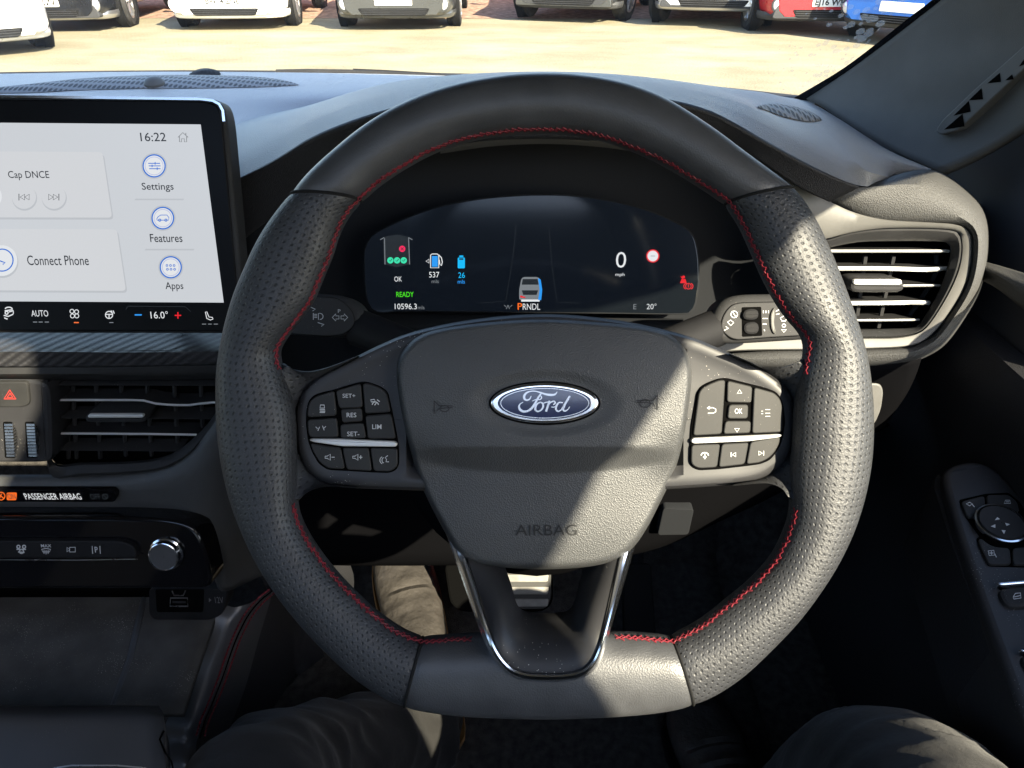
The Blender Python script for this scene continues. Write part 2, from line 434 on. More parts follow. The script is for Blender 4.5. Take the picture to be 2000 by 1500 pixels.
def glass(name, tint, refl, dirt):
    m = bpy.data.materials.new(name); m.use_nodes = True; MATS[name] = m
    nt = m.node_tree; N = nt.nodes; L = nt.links; N.remove(N['Principled BSDF']); out = N['Material Output']
    tr = N.new('ShaderNodeBsdfTransparent'); tr.inputs[0].default_value = (*tint, 1)
    gl = N.new('ShaderNodeBsdfGlossy'); gl.inputs['Roughness'].default_value = 0.02
    lf = N.new('ShaderNodeLayerWeight'); lf.inputs[0].default_value = 0.5; lw = N.new('ShaderNodeMath'); lw.operation = 'POWER'; lw.inputs[1].default_value = 3.0; L.new(lf.outputs[1], lw.inputs[0])
    mu = N.new('ShaderNodeMath'); mu.operation = 'MULTIPLY'; mu.inputs[1].default_value = refl; L.new(lw.outputs[0], mu.inputs[0])
    mx = N.new('ShaderNodeMixShader'); L.new(mu.outputs[0], mx.inputs[0]); L.new(tr.outputs[0], mx.inputs[1]); L.new(gl.outputs[0], mx.inputs[2])
    last = mx
    if dirt:
        tc = N.new('ShaderNodeTexCoord')
        vz = N.new('ShaderNodeTexVoronoi'); vz.inputs['Scale'].default_value = 90; L.new(tc.outputs['Object'], vz.inputs['Vector'])
        nz = N.new('ShaderNodeTexNoise'); nz.inputs['Scale'].default_value = 7; nz.inputs['Detail'].default_value = 6; L.new(tc.outputs['Object'], nz.inputs['Vector'])
        # dirt gathers in the corner by the right pillar, where the wiper does not reach
        sp = N.new('ShaderNodeSeparateXYZ'); L.new(tc.outputs['Object'], sp.inputs[0])
        mr = N.new('ShaderNodeMapRange'); mr.inputs[1].default_value = 0.32; mr.inputs[2].default_value = 0.42; mr.inputs[3].default_value = 0.12; mr.inputs[4].default_value = 0.85
        L.new(sp.outputs[0], mr.inputs[0])
        th = N.new('ShaderNodeMath'); th.operation = 'MULTIPLY'; L.new(mr.outputs[0], th.inputs[0]); L.new(nz.outputs[0], th.inputs[1])
        ls = N.new('ShaderNodeMath'); ls.operation = 'LESS_THAN'; L.new(vz.outputs['Distance'], ls.inputs[0]); L.new(th.outputs[0], ls.inputs[1])
        mm = N.new('ShaderNodeMath'); mm.operation = 'MULTIPLY'; mm.inputs[1].default_value = dirt; L.new(ls.outputs[0], mm.inputs[0])
        ad = N.new('ShaderNodeMath'); ad.operation = 'ADD'; ad.inputs[1].default_value = 0.012; L.new(mm.outputs[0], ad.inputs[0])
        df = N.new('ShaderNodeBsdfDiffuse'); df.inputs[0].default_value = (0.7, 0.68, 0.64, 1)
        tl = N.new('ShaderNodeBsdfTranslucent'); tl.inputs[0].default_value = (0.7, 0.68, 0.64, 1)
        dm = N.new('ShaderNodeMixShader'); L.new(df.outputs[0], dm.inputs[1]); L.new(tl.outputs[0], dm.inputs[2])
        m2 = N.new('ShaderNodeMixShader'); L.new(ad.outputs[0], m2.inputs[0]); L.new(mx.outputs[0], m2.inputs[1]); L.new(dm.outputs[0], m2.inputs[2]); last = m2
    L.new(last.outputs[0], out.inputs[0]); return m
glass('windscreen_glass', (0.97, 0.98, 0.97), 0.5, 0.24)
glass('side_glass', (0.96, 0.97, 0.96), 0.6, 0)
glass('dimming_glass', (0.22, 0.23, 0.24), 0.5, 0)  # dark tint added on unseen rear panes to cut sky light on the wheel
G = MATS
# ================================================================ SETTING: ground, wall, cars outside
def ground_mat():
    m = mat('ground', (0.40, 0.315, 0.185), 0.85, spec=0.2)
    nt = m.node_tree; N = nt.nodes; L = nt.links; p = N['Principled BSDF']
    tc = N.new('ShaderNodeTexCoord')
    mpg = N.new('ShaderNodeMapping'); mpg.inputs['Scale'].default_value = (0.55, 0.9, 1); mpg.inputs['Rotation'].default_value = (0, 0, 0.25); L.new(tc.outputs['Object'], mpg.inputs[0])
    n1 = N.new('ShaderNodeTexNoise'); n1.inputs['Scale'].default_value = 1.6; n1.inputs['Detail'].default_value = 8; n1.inputs['Roughness'].default_value = 0.6; L.new(mpg.outputs[0], n1.inputs['Vector'])
    n2 = N.new('ShaderNodeTexNoise'); n2.inputs['Scale'].default_value = 45; n2.inputs['Detail'].default_value = 4; L.new(tc.outputs['Object'], n2.inputs['Vector'])
    cr = N.new('ShaderNodeValToRGB'); L.new(n1.outputs[0], cr.inputs[0])
    e = cr.color_ramp.elements; e[0].position = 0.36; e[0].color = (0.27, 0.235, 0.15, 1); e[1].position = 0.66; e[1].color = (0.36, 0.33, 0.235, 1)
    k = cr.color_ramp.elements.new(0.5); k.color = (0.315, 0.282, 0.187, 1)
    mx = N.new('ShaderNodeMix'); mx.data_type = 'RGBA'; mx.blend_type = 'MULTIPLY'; mx.inputs[0].default_value = 0.55
    L.new(cr.outputs[0], mx.inputs[6]); L.new(n2.outputs[0], mx.inputs[7]); L.new(mx.outputs[2], p.inputs['Base Color'])
    bp = N.new('ShaderNodeBump'); bp.inputs['Strength'].default_value = 0.5; bp.inputs['Distance'].default_value = 0.02; L.new(n2.outputs[0], bp.inputs['Height']); L.new(bp.outputs[0], p.inputs['Normal'])
    return m
ground_mat()
S_ = 400.0
struct(obj('ground', [(-S_,-S_,0),(S_,-S_,0),(S_,S_,0),(-S_,S_,0)], [(0,1,2,3)], G['ground'], None, False), 'pale sandy car park surface')
mat('red_paving', (0.25, 0.165, 0.12), 0.9, spec=0.1, var=(9, 0.5), bump=(('noise', 40, 0.5, 0.02),))
struct(obj('verge', [(-30,13.1,0.004),(30,12.6,0.004),(30,18,0.004),(-30,18,0.004)], [(0,1,2,3)], G['red_paving'], None, False), 'reddish strip behind the parked cars')
# a low brick wall behind the row of cars: bricks too far to tell apart, the courses come from the material
def brick_mat():
    m = mat('brick', (0.3, 0.12, 0.08), 0.9, spec=0.1); nt = m.node_tree; N = nt.nodes; L = nt.links; p = N['Principled BSDF']
    tc = N.new('ShaderNodeTexCoord'); mp = N.new('ShaderNodeMapping'); mp.inputs['Rotation'].default_value = (math.pi/2, 0, 0); L.new(tc.outputs['Object'], mp.inputs[0])
    b = N.new('ShaderNodeTexBrick'); L.new(mp.outputs[0], b.inputs[0]); b.inputs['Scale'].default_value = 4.4
    b.inputs[1].default_value = (0.34, 0.13, 0.085, 1); b.inputs[2].default_value = (0.25, 0.10, 0.07, 1); b.inputs[3].default_value = (0.35, 0.32, 0.28, 1)
    L.new(b.outputs[0], p.inputs['Base Color']); return m
brick_mat()
w = MB(); w.box((-34, 17.2, 0), (34, 17.45, 1.5)); w.box((-34, 17.17, 1.5), (34, 17.48, 1.58))
tag(w.build('brick_wall', G['brick'], None, False), 'low red brick wall behind the row of parked cars', 'wall')

def paint(name, c, metal=0.3): return mat('paint_'+name, c, 0.28, metal=metal, spec=0.5, coat=0.8, var=(3, 0.06))
paint('silver', (0.62, 0.63, 0.65), 0.4); paint('black', (0.012, 0.013, 0.016), 0.1); paint('white', (0.80, 0.80, 0.78), 0.0)
paint('grey', (0.045, 0.047, 0.047), 0.2); paint('pearl', (0.76, 0.77, 0.78), 0.1); paint('red', (0.42, 0.012, 0.02), 0.15); paint('blue', (0.01, 0.13, 0.5), 0.2); paint('charcoal', (0.035, 0.036, 0.04), 0.2)
mat('car_plastic', (0.035, 0.036, 0.038), 0.6, spec=0.3, var=(6, 0.2)); mat('tyre', (0.03, 0.029, 0.028), 0.85, spec=0.2, var=(8, 0.3))
mat('alloy', (0.55, 0.55, 0.56), 0.3, metal=0.9); mat('lamp_glass', (0.55, 0.57, 0.6), 0.08, metal=0.3, spec=0.8, coat=1.0); mat('car_glass', (0.015, 0.02, 0.022), 0.05, spec=0.7)
mat('plate_white', (0.78, 0.78, 0.72), 0.4); mat('plate_ink', (0.015, 0.015, 0.015), 0.5)

class Loc:                       # a car's own frame for plates(): x to its side, y up, n out of the nose
    def __init__(s, P, n, ex): s.P = Vector(P); s.n = Vector(n); s.ex = Vector(ex); s.ey = s.n.cross(s.ex)
    def pt(s, a, b, h=0): return s.P + s.ex*a + s.ey*b + s.n*h
def make_wheel(root, x, y, rad, wid, steer=0.0):
    side = 1 if x > 0 else -1
    e = bpy.data.objects.new('wheel', None); COL.objects.link(e); e.parent = root; e.location = (x, y, rad); e.rotation_euler = (0, 0, steer); e.empty_display_size = 0.1
    b = MB(); hw = wid/2
    b.lathe([(rad*0.66, -hw), (rad*0.93, -hw), (rad, -hw*0.75), (rad, hw*0.75), (rad*0.93, hw), (rad*0.66, hw), (rad*0.62, hw*0.7), (rad*0.62, -hw*0.7), (rad*0.66, -hw)], (0,0,0), (side,0,0), 36)
    t = b.build('tyre', G['tyre']); t.parent = e
    b = MB()
    b.lathe([(rad*0.67, hw*0.98), (rad*0.62, hw*0.98), (rad*0.60, hw*0.5), (rad*0.16, hw*0.35), (0.002, hw*0.35)], (0,0,0), (side,0,0), 36)
    r_ = b.build('brake_disc', G['rubber']); r_.parent = e
    b = MB()
    for k in range(5):
        a = 2*math.pi*k/5+0.3
        for da in (-0.13, 0.13):
            c, s2 = math.cos(a+da*0.6), math.sin(a+da*0.6); c2, s3 = math.cos(a+da*1.7), math.sin(a+da*1.7)
            b.tube([(side*hw*0.78, c*rad*0.06, s2*rad*0.06), (side*hw*0.95, c2*rad*0.63, s3*rad*0.63)], (0.022, 0.02), 6)
    b.lathe([(rad*0.69, hw*0.9), (rad*0.69, hw*1.03), (rad*0.61, hw*1.03), (rad*0.61, hw*0.6)], (0,0,0), (side,0,0), 36)
    b.lathe([(rad*0.14, hw*0.4), (rad*0.14, hw*1.0), (rad*0.10, hw*1.05), (0.002, hw*1.05)], (0,0,0), (side,0,0), 20)
    r_ = b.build('rim', G['alloy']); r_.parent = e
    return e
def car(label, x, y, rot, col, plate_text, L=4.25, W=1.76, H=1.5, lower='car_plastic', grille=0.30, lip=None, panel=None, suv=0.0, fog=True, badge=None, steer=0.0, chin=0.0):
    """nose centre at (x, y); rot turns the nose (0 = facing the photographer, -y)"""
    root = thing('parked_car', label, 'car', (x, y, 0), 'cars parked across the car park'); root.rotation_euler = (0, 0, rot)
    g = suv; w = W/2
    #      t      zbot  zbelt     ztop       wbelt  wtop
    ST = [(-0.03, 0.22+g, 0.56+g, 0.64+g, 0.78, 0.66), (0.02, 0.185+g, 0.66+g, 0.74+g, 0.90, 0.78), (0.20, 0.18+g, 0.72+g, 0.84+g, 0.97, 0.83), (0.55, 0.17+g, 0.76+g, 0.92+g, 0.985, 0.84),
          (1.05, 0.22+g, 0.80+g, 0.98+g, 1.0, 0.82), (1.30, 0.22+g, 0.84+g, 1.08+g, 1.0, 0.80), (2.05, 0.22+g, 0.88+g, H-0.04, 1.0, 0.66), (2.7, 0.22+g, 0.90+g, H, 1.0, 0.65),
          (L-0.75, 0.22+g, 0.93+g, H-0.06, 1.0, 0.64), (L-0.3, 0.24+g, 0.93+g, H-0.3, 0.97, 0.68), (L-0.08, 0.3+g, 0.9+g, 1.02+g, 0.90, 0.72), (L, 0.38+g, 0.75+g, 0.8+g, 0.78, 0.7)]
    rows = []
    for t, zb, zm, zt, wb, wt in ST:
        half = [(0.0, zb), (wb*0.86, zb), (wb*0.97, zb+0.07), (wb, (zb+zm)*0.5), (wb*0.985, zm), (wb*0.95, zm+0.03), (wt, zt-0.03), (wt*0.8, zt+0.005), (0.0, zt+0.035)]
        pts = [Vector((a*w, t, z)) for a, z in half]
        rows.append(pts + [Vector((-p.x, p.y, p.z)) for p in reversed(pts[1:-1])])
    b = MB(); b.grid(rows, closed=True); n = len(rows[0])
    b.f.append(tuple(range(n))); b.f.append(tuple(len(rows)*n-1-k for k in range(n)))
    body = b.build('body', G[col]); body.parent = root
    md = body.modifiers.new('sub', 'SUBSURF'); md.levels = 2; md.render_levels = 2
    def child(o): o.parent = root; return o
    nose = Loc((0, -0.012, 0), (0, -1, 0), (1, 0, 0))
    def slab(nm, pts, h0, h1, m, r_=0.03, par=None, bev=0.006):
        P = roundpoly(pts, r_, 4); o = plate_local(nm, P, nose, h0, h1, G[m], None, bev); o.parent = par or root; return o
    z0 = g
    # low lip under the nose, dark bumper panel, grilles, number plate, lamps
    arc = catmull([(-w*0.99, 0.75), (-w*0.965, 0.36), (-w*0.88, 0.13), (-w*0.62, 0.03), (0, -0.01), (w*0.62, 0.03), (w*0.88, 0.13), (w*0.965, 0.36), (w*0.99, 0.75)], 33)
    b = MB(); b.grid([[Vector((p[0]*k, p[1]+dy, 0.16+g*0.8+dz-chin)) for p in arc] for k, dz, dy in ((0.97, 0.0, 0.06), (0.985, 0.015, 0.02), (1.0, 0.06, 0.0), (1.0, 0.10, 0.02))]); child(b.build('bumper_lip', G[lower]))
    if panel: slab('bumper_panel', [(-w*0.86, z0+0.19), (w*0.86, z0+0.19), (w*0.80, z0+0.36), (w*0.55, z0+0.47), (-w*0.55, z0+0.47), (-w*0.80, z0+0.36)], -0.25, 0.012, panel, 0.05)
    slab('lower_grille', [(-w*0.50, z0+0.205), (w*0.50, z0+0.205), (w*0.58, z0+0.30), (-w*0.58, z0+0.30)], -0.15, 0.022, 'rubber', 0.04)
    for k in range(3):
        slab('grille_bar', [(-w*0.52, z0+0.222+k*0.026), (w*0.52, z0+0.222+k*0.026), (w*0.52, z0+0.230+k*0.026), (-w*0.52, z0+0.230+k*0.026)], 0.0, 0.027, 'car_plastic', 0.003)
    slab('upper_grille', [(-w*0.55, z0+0.53), (w*0.55, z0+0.53), (w*0.62, z0+0.53+grille*0.5), (-w*0.62, z0+0.53+grille*0.5)], -0.15, 0.015, 'rubber', 0.04)
    if lip: slab('grille_frame', [(-w*0.57, z0+0.505), (w*0.57, z0+0.505), (w*0.60, z0+0.528), (-w*0.60, z0+0.528)], -0.1, 0.03, lip, 0.01)
    pz = 0.335+z0
    pl_ = slab('number_plate', [(-0.26, pz), (0.26, pz), (0.26, pz+0.111), (-0.26, pz+0.111)], -0.05, 0.032, 'plate_white', 0.012, None, 0.002)
    if plate_text:
        cu = fcurve(plate_text); cu.size = 0.105; cu.align_x = 'CENTER'; cu.offset = 0.003; cu.resolution_u = 2
        o = bpy.data.objects.new('t', cu); me = bpy.data.meshes.new_from_object(o); bpy.data.objects.remove(o)
        tx = bpy.data.objects.new('lettering', me); COL.objects.link(tx); me.materials.append(G['plate_ink']); tx.parent = pl_; tx['kind'] = 'stuff'
        xs = [v.co.x for v in me.vertices]; sx = 0.46/max(max(xs)-min(xs), 0.01)
        for v in me.vertices: v.co = Vector((v.co.x*sx, -0.012-0.0345, pz+0.02+v.co.y*0.98))
    for s in (-1, 1):
        P = [(s*w*0.62, z0+0.58), (s*w*0.90, z0+0.62), (s*w*0.93, z0+0.74), (s*w*0.66, z0+0.69)]
        hl = slab('headlight', P, -0.25, 0.0-0.02, 'lamp_glass', 0.03)
        if fog:
            b = MB(); c = Vector((s*w*0.77, 0.075, z0+0.35))
            b.lathe([(0.10, 0.06), (0.10, 0.085), (0.082, 0.09)], c, (0, -1, 0), 24); fl = child(b.build('fog_lamp', G[lower]))
            b = MB(); b.lathe([(0.08, 0.08), (0.06, 0.095), (0.001, 0.10)], c, (0, -1, 0), 20); q = b.build('lens', G['lamp_glass']); q.parent = fl
        # side glass, mirror
        V = [Vector((s*w*0.955, 1.62, 0.95+g)), Vector((s*w*0.955, L-0.95, 0.98+g)), Vector((s*w*0.70, L-1.15, H-0.10)), Vector((s*w*0.73, 2.12, H-0.11))]
        V = [q+Vector((s*0.012, 0, 0)) for q in V]
        child(obj('side_window', V, [(0, 1, 2, 3)], G['car_glass'], None, False))
        b = MB(); b.tube([(s*w*0.97, 1.55, 0.98+g), (s*(w+0.10), 1.53, 1.0+g), (s*(w+0.19), 1.54, 1.02+g)], lambda t: (0.03+0.07*t, 0.03+0.05*t), 10); child(b.build('wing_mirror', G[col]))
    V = [Vector((-w*0.70, 1.36, 1.07+g)), Vector((w*0.70, 1.36, 1.07+g)), Vector((w*0.60, 2.02, H-0.075)), Vector((-w*0.60, 2.02, H-0.075))]
    child(obj('windscreen', [q+Vector((0, -0.03, 0.035)) for q in V], [(0, 1, 2, 3)], G['car_glass'], None, False))
    if badge:
        b = MB(); b.lathe([(0.09, 0.0), (0.09, 0.05), (0.05, 0.06), (0.001, 0.06)], (0, -0.01, z0+0.50), (0, -1, 0), 24); child(b.build('emblem', G['alloy']))
    for sx in (-0.62, -0.36, 0.36, 0.62):
        b = MB(); b.lathe([(0.013, 0.0), (0.013, 0.03), (0.001, 0.032)], (sx*w, 0.02+0.12*max(0, abs(sx)-0.5), z0+0.46), (0, -1, 0), 10); child(b.build('parking_sensor', G['rubber']))
    slab('bumper_seam', [(-w*0.74, z0+0.505), (w*0.74, z0+0.505), (w*0.74, z0+0.511), (-w*0.74, z0+0.511)], -0.12, 0.008, 'rubber', 0.002)
    rad = 0.33+g*0.25
    for s in (-1, 1):
        for yy in (0.82, L-0.82):
            b = MB(); b.lathe([(rad*1.17, -0.10), (rad*1.17, 0.012), (rad*0.9, 0.012), (rad*0.9, -0.1)], (s*w, yy, rad), (s, 0, 0), 32)
            child(b.build('wheel_arch', G['rubber']))
            make_wheel(root, s*(w-0.085), yy, rad, 0.21, steer if yy < 1 else 0)
    return root
def gpos(u, v): return atz(u, v, 0.0)
def nose(u, v):
    p = gpos(u, v); return p.x, p.y
x, y = nose(-35, 118); car('silver white hatchback cut off by the left edge, nearest of the parked cars', x, y, R(42), 'paint_silver', 'Y28 EYL', H=1.5, lower='paint_silver')
x, y = nose(96, 66); car('black car with bright alloy wheels beside the white hatchback', x, y, R(7), 'paint_black', 'YH62 KZV', lip='alloy', panel='car_plastic', lower='alloy', steer=R(8))
x, y = nose(447, 62); car('white hatchback with black lower grille and round fog lamps', x, y, R(4), 'paint_white', 'BW14 ZNE', W=1.68, lower='paint_white', steer=R(4))
x, y = nose(773, 62); car('mid grey hatchback parked left of the dark car, seen straight on', x, y, R(1), 'paint_grey', None, lip='car_plastic', lower='paint_grey')
x, y = nose(1098, 46); car('dark charcoal car with its front wheel turned, right of the grey hatchback', x, y, R(-17), 'paint_charcoal', None, suv=0.05, panel='paint_grey', steer=R(-10))
x, y = nose(1385, 56); car('white crossover with black and white front bumper, left of the red car', x, y, R(-15), 'paint_pearl', None, suv=0.08, lip='alloy', panel='car_plastic', lower='alloy', steer=R(-12))
x, y = nose(1610, 72); car('red car with dark lower bumper parked between the white crossover and blue car', x, y, R(-3), 'paint_red', 'EJ16 WPN', suv=0.03, panel='car_plastic')
x, y = nose(1742, 92); car('bright blue car with chrome edged grille at the right end of the row', x, y, R(-50), 'paint_blue', None, suv=0.05, lip='alloy')

# ================================================================ OUR CAR: shell round the cabin
XS = 0.52                                        # inner face of the driver's side
def holed(name, outer, holes, conv, m, thick, parent=None, nrm=Vector((1, 0, 0))):
    polys = [[Vector((a, b, 0)) for a, b in outer]]+[[Vector((a, b, 0)) for a, b in h] for h in holes]
    tri = tessellate_polygon(polys); flat = [p for q in polys for p in q]
    n = len(flat); V = [conv(p.x, p.y) for p in flat]+[conv(p.x, p.y)+nrm*thick for p in flat]
    Fc = [tuple(t) for t in tri]+[tuple(n+i for i in reversed(t)) for t in tri]
    o = 0
    for q in polys:
        k = len(q)
        for i in range(k): j = (i+1) % k; Fc.append((o+i, o+j, n+o+j, n+o+i))
        o += k
    return obj(name, V, Fc, m, parent, False)
WIN = [(0.36, 0.985), (0.44, 0.945), (0.575, 0.935), (0.60, 1.14), (0.465, 1.258), (0.30, 1.350), (0.19, 1.386), (0.10, 1.42), (-0.02, 1.49), (-0.12, 1.564), (-0.16, 1.582), (-0.36, 1.572), (-0.43, 1.556), (-0.45, 1.51), (-0.432, 1.45), (-0.40, 1.2), (-0.38, 0.985)]  # window outline shaped to place sun and shade on wheel and dash
def side_pt(a, b): return Vector((XS, a, b))
bs = holed('body_side', [(1.35, 0.25), (1.35, 1.04), (1.08, 1.10), (0.66, 1.44), (0.30, 1.64), (-0.1, 1.69), (-2.1, 1.69), (-2.1, 0.25)], [WIN], side_pt, G['shell'], 0.004)
struct(bs, 'dark inner side of the car body round the side window')
struct(holed('body_side_far', [(1.35, 0.25), (1.35, 1.04), (1.08, 1.10), (0.66, 1.44), (0.30, 1.64), (-0.1, 1.69), (-2.1, 1.69), (-2.1, 0.25)],
   [[(0.66, 1.02), (0.60, 1.16), (0.15, 1.50), (-0.38, 1.54), (-0.38, 1.02)], [(-0.50, 1.02), (-0.50, 1.54), (-1.2, 1.50), (-1.5, 1.05)]], lambda a, b: Vector((-1.26, a, b)), G['shell'], -0.06), 'far inner side of the car body')
def quad(name, P, m, label=None): return struct(obj(name, P, [(0, 1, 2, 3)], m, None, False), label)
ROOF = [(-1.26, -0.1), (0.52, -0.1), (0.52, -2.1), (-1.26, -2.1)]
ADDED_SUNROOF = [(-0.95, -0.28), (0.13, -0.285), (0.18, -0.31), (0.23, -0.42), (0.25, -0.56), (0.25, -0.95), (-0.95, -0.95)]  # unseen opening, added and shaped to let sun onto the hazard switch
struct(holed('roof_lining', ROOF, [ADDED_SUNROOF], lambda a, b: Vector((a, b, 1.66)), G['lining'], 0.03, None, Vector((0, 0, 1))), 'pale roof lining')
b = MB(); b.grid([[Vector((x, y, z)) for x in (-1.26, -0.8, -0.37, 0.1, 0.52)] for y, z in ((-0.1, 1.66), (0.1, 1.652), (0.3, 1.615), (0.5, 1.54), (0.75, 1.41))])  # unseen roof edge, set far forward so it shades the dash top
o = b.build('roof_header', G['lining']); md = o.modifiers.new('thickness', 'SOLIDIFY'); md.thickness = 0.03; struct(o, 'front edge of the roof lining, set forward to shade the dash')
quad('back_wall', [(-1.26, -2.05, 0.25), (0.55, -2.05, 0.25), (0.55, -2.05, 1.08), (-1.26, -2.05, 1.08)], G['shell'], 'cabin back wall')
tag(obj('added_sunroof', [(x_, y_, 1.675) for x_, y_ in ADDED_SUNROOF], [tuple(range(len(ADDED_SUNROOF)))], G['side_glass'], None, False), 'glass roof panel, unseen, added to let sun onto the hazard switch', 'added_sunroof')
tag(obj('side_window', [side_pt(a, b)+Vector((0.002, 0, 0)) for a, b in WIN], [tuple(range(len(WIN)))], G['side_glass'], None, False), 'driver side door window glass', 'window')
tag(obj('windscreen', [at(u, v, Y) for u, v, Y in [(-600, 148, 1.06), (0, 146, 1.085), (500, 143, 1.12), (1000, 153, 1.14), (1400, 176, 1.10), (1590, 198, 1.02)]]
    + [Vector((0.50, 0.755, 1.415)), Vector((0.2, 0.76, 1.42)), Vector((-0.37, 0.765, 1.42)), Vector((-0.9, 0.76, 1.42)), Vector((-1.2, 0.755, 1.415))], [tuple(range(11))], G['windscreen_glass'], None, False),
    'large windscreen with dust and dried spots by the right pillar', 'windscreen')
tag(obj('rear_window', [(-1.26, -2.05, 1.08), (0.52, -2.05, 1.08), (0.52, -2.05, 1.69), (-1.26, -2.05, 1.69)], [(0, 1, 2, 3)], G['dimming_glass'], None, False), 'unseen rear window at the back of the cabin, tint added to dim it', 'window')
tag(obj('rear_side_window', [(-1.27, -0.50, 1.02), (-1.27, -0.50, 1.54), (-1.27, -1.2, 1.50), (-1.27, -1.5, 1.05)], [(0, 1, 2, 3)], G['dimming_glass'], None, False), 'unseen rear passenger side window, tint added to dim the cabin', 'window')
# floor and bulkhead of the footwell
quad('cabin_floor', [(-1.2, -2.0, 0.30), (0.52, -2.0, 0.30), (0.52, 0.98, 0.30), (-1.2, 0.98, 0.30)], G['carpet'], 'dark carpeted cabin floor')
quad('bulkhead', [(-1.2, 0.90, 0.30), (0.52, 0.90, 0.30), (0.52, 1.15, 0.66), (-1.2, 1.15, 0.66)], G['carpet'], 'sloping carpet under the pedals')
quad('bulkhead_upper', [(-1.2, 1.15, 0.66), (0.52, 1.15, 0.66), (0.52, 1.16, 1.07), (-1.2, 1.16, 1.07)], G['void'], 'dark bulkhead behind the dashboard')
# bonnet and wipers beyond the glass
rows = []
for t in range(9):
    yy = 1.22+t*0.1; rows.append([Vector((xx, yy-0.10*((xx+0.37)/0.8)**2, 1.035-0.02*t-0.0022*t*t-0.05*((xx+0.37)/0.8)**2)) for xx in [-1.17+0.1*k for k in range(17)]])
b = MB(); b.grid(rows); o = tag(b.build('bonnet', G['paint_grey']), 'grey car bonnet just beyond the windscreen', 'bonnet')
md = o.modifiers.new('thickness', 'SOLIDIFY'); md.thickness = 0.02
w1 = thing('windscreen_wiper', 'black wiper arm lying along the bottom of the windscreen', 'wiper', at(560, 140, 1.15))
b = MB(); b.tube([at(540, 141, 1.16), at(600, 140, 1.16), at(680, 141, 1.17), at(760, 144, 1.17), at(870, 150, 1.17)], lambda t: (0.004, 0.004), 8); b.build('arm', G['plastic'], w1)
b = MB(); b.tube([at(690, 138, 1.18), at(760, 141, 1.18), at(860, 147, 1.18)], 0.003, 8); b.build('blade', G['rubber'], w1)
tag(loft('cowl', [[(-500, 152, 1.13), (0, 141, 1.15), (400, 137, 1.17), (700, 140, 1.19), (1000, 146, 1.19), (1300, 160, 1.17), (1560, 186, 1.10)], [(-500, 170, 1.10), (0, 160, 1.12), (400, 156, 1.14), (700, 159, 1.15), (1000, 166, 1.155), (1300, 180, 1.13), (1560, 206, 1.06)]], G['plastic'], None, 40, 2), 'dark plastic cowl strip at the foot of the windscreen', 'cowl')
# ================================================================ DASHBOARD
dash = thing('dashboard', 'dark soft-touch dashboard with raised instrument hood', 'dashboard', (0.0, 0.75, 0.95))
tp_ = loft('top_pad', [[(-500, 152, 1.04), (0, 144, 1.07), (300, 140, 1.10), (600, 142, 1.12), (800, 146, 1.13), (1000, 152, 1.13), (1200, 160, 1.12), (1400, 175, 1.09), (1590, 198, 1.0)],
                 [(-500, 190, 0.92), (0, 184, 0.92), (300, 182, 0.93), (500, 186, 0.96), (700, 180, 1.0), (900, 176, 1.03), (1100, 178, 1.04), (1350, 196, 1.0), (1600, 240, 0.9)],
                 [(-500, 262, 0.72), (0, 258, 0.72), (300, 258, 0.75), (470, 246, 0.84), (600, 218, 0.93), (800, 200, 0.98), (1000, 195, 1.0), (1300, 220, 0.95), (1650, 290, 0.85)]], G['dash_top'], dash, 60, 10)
CREST = [(300, 440, .655), (380, 392, .650), (458, 351, .645), (517, 322, .635), (560, 297, .630), (600, 272, .625), (650, 249, .62), (720, 224, .615), (803, 201, .61), (900, 184, .605), (1060, 175, .60), (1200, 180, .60), (1300, 193, .60), (1376, 212, .60), (1430, 237, .60), (1500, 277, .60), (1600, 331, .60), (1676, 362, .60)]
BASE = [(300, 262, .82), (380, 252, .84), (445, 238, .88), (520, 222, .91), (600, 206, .95), (680, 182, .99), (740, 168, 1.04), (800, 158, 1.07), (900, 154, 1.09), (1000, 154, 1.10), (1100, 157, 1.10), (1200, 162, 1.09), (1320, 172, 1.07), (1430, 184, 1.04), (1560, 194, .99), (1640, 232, .93), (1730, 290, .84), (1836, 334, .74)]
def mid(a, b, t, lift): # a bulging line between two rails
    return [at(p[0], p[1], p[2]).lerp(at(q[0], q[1], q[2]), t)+Vector((0, 0, lift)) for p, q in zip(a, b)]
BASE2 = BASE[:-1]+[(1800, 322, .77), (1836, 338, .71), (1842, 350, .68)]; CREST2 = CREST+[(1735, 362, .665), (1790, 360, .68)]
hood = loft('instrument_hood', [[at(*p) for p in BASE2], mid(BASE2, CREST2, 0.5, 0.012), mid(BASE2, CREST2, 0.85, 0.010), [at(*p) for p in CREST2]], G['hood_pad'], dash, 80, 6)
# front face of the hood, wide on the left, narrow on the right
LOWER = [(330, 560, .672), (400, 520, .668), (470, 470, .662), (520, 430, .655), (560, 400, .650), (610, 370, .645), (670, 335, .64), (740, 308, .635), (830, 288, .63), (930, 272, .615), (1060, 266, .612), (1180, 270, .61), (1300, 262, .61), (1376, 262, .61), (1430, 270, .61), (1500, 318, .607), (1560, 362, .605), (1618, 391, .603)]
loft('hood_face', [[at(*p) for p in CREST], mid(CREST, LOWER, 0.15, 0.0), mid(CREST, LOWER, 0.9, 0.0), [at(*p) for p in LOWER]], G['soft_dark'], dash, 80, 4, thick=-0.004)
loft('hood_lip', [[(860, 281, .628), (960, 267, .614), (1060, 263, .610), (1160, 267, .610), (1240, 278, .612)], [(860, 291, .63), (960, 277, .617), (1060, 272, .613), (1160, 277, .613), (1240, 288, .615)], [(860, 300, .64), (960, 286, .627), (1060, 281, .624), (1160, 286, .624), (1240, 296, .625)]], G['silver_trim'], dash, 30, 3)
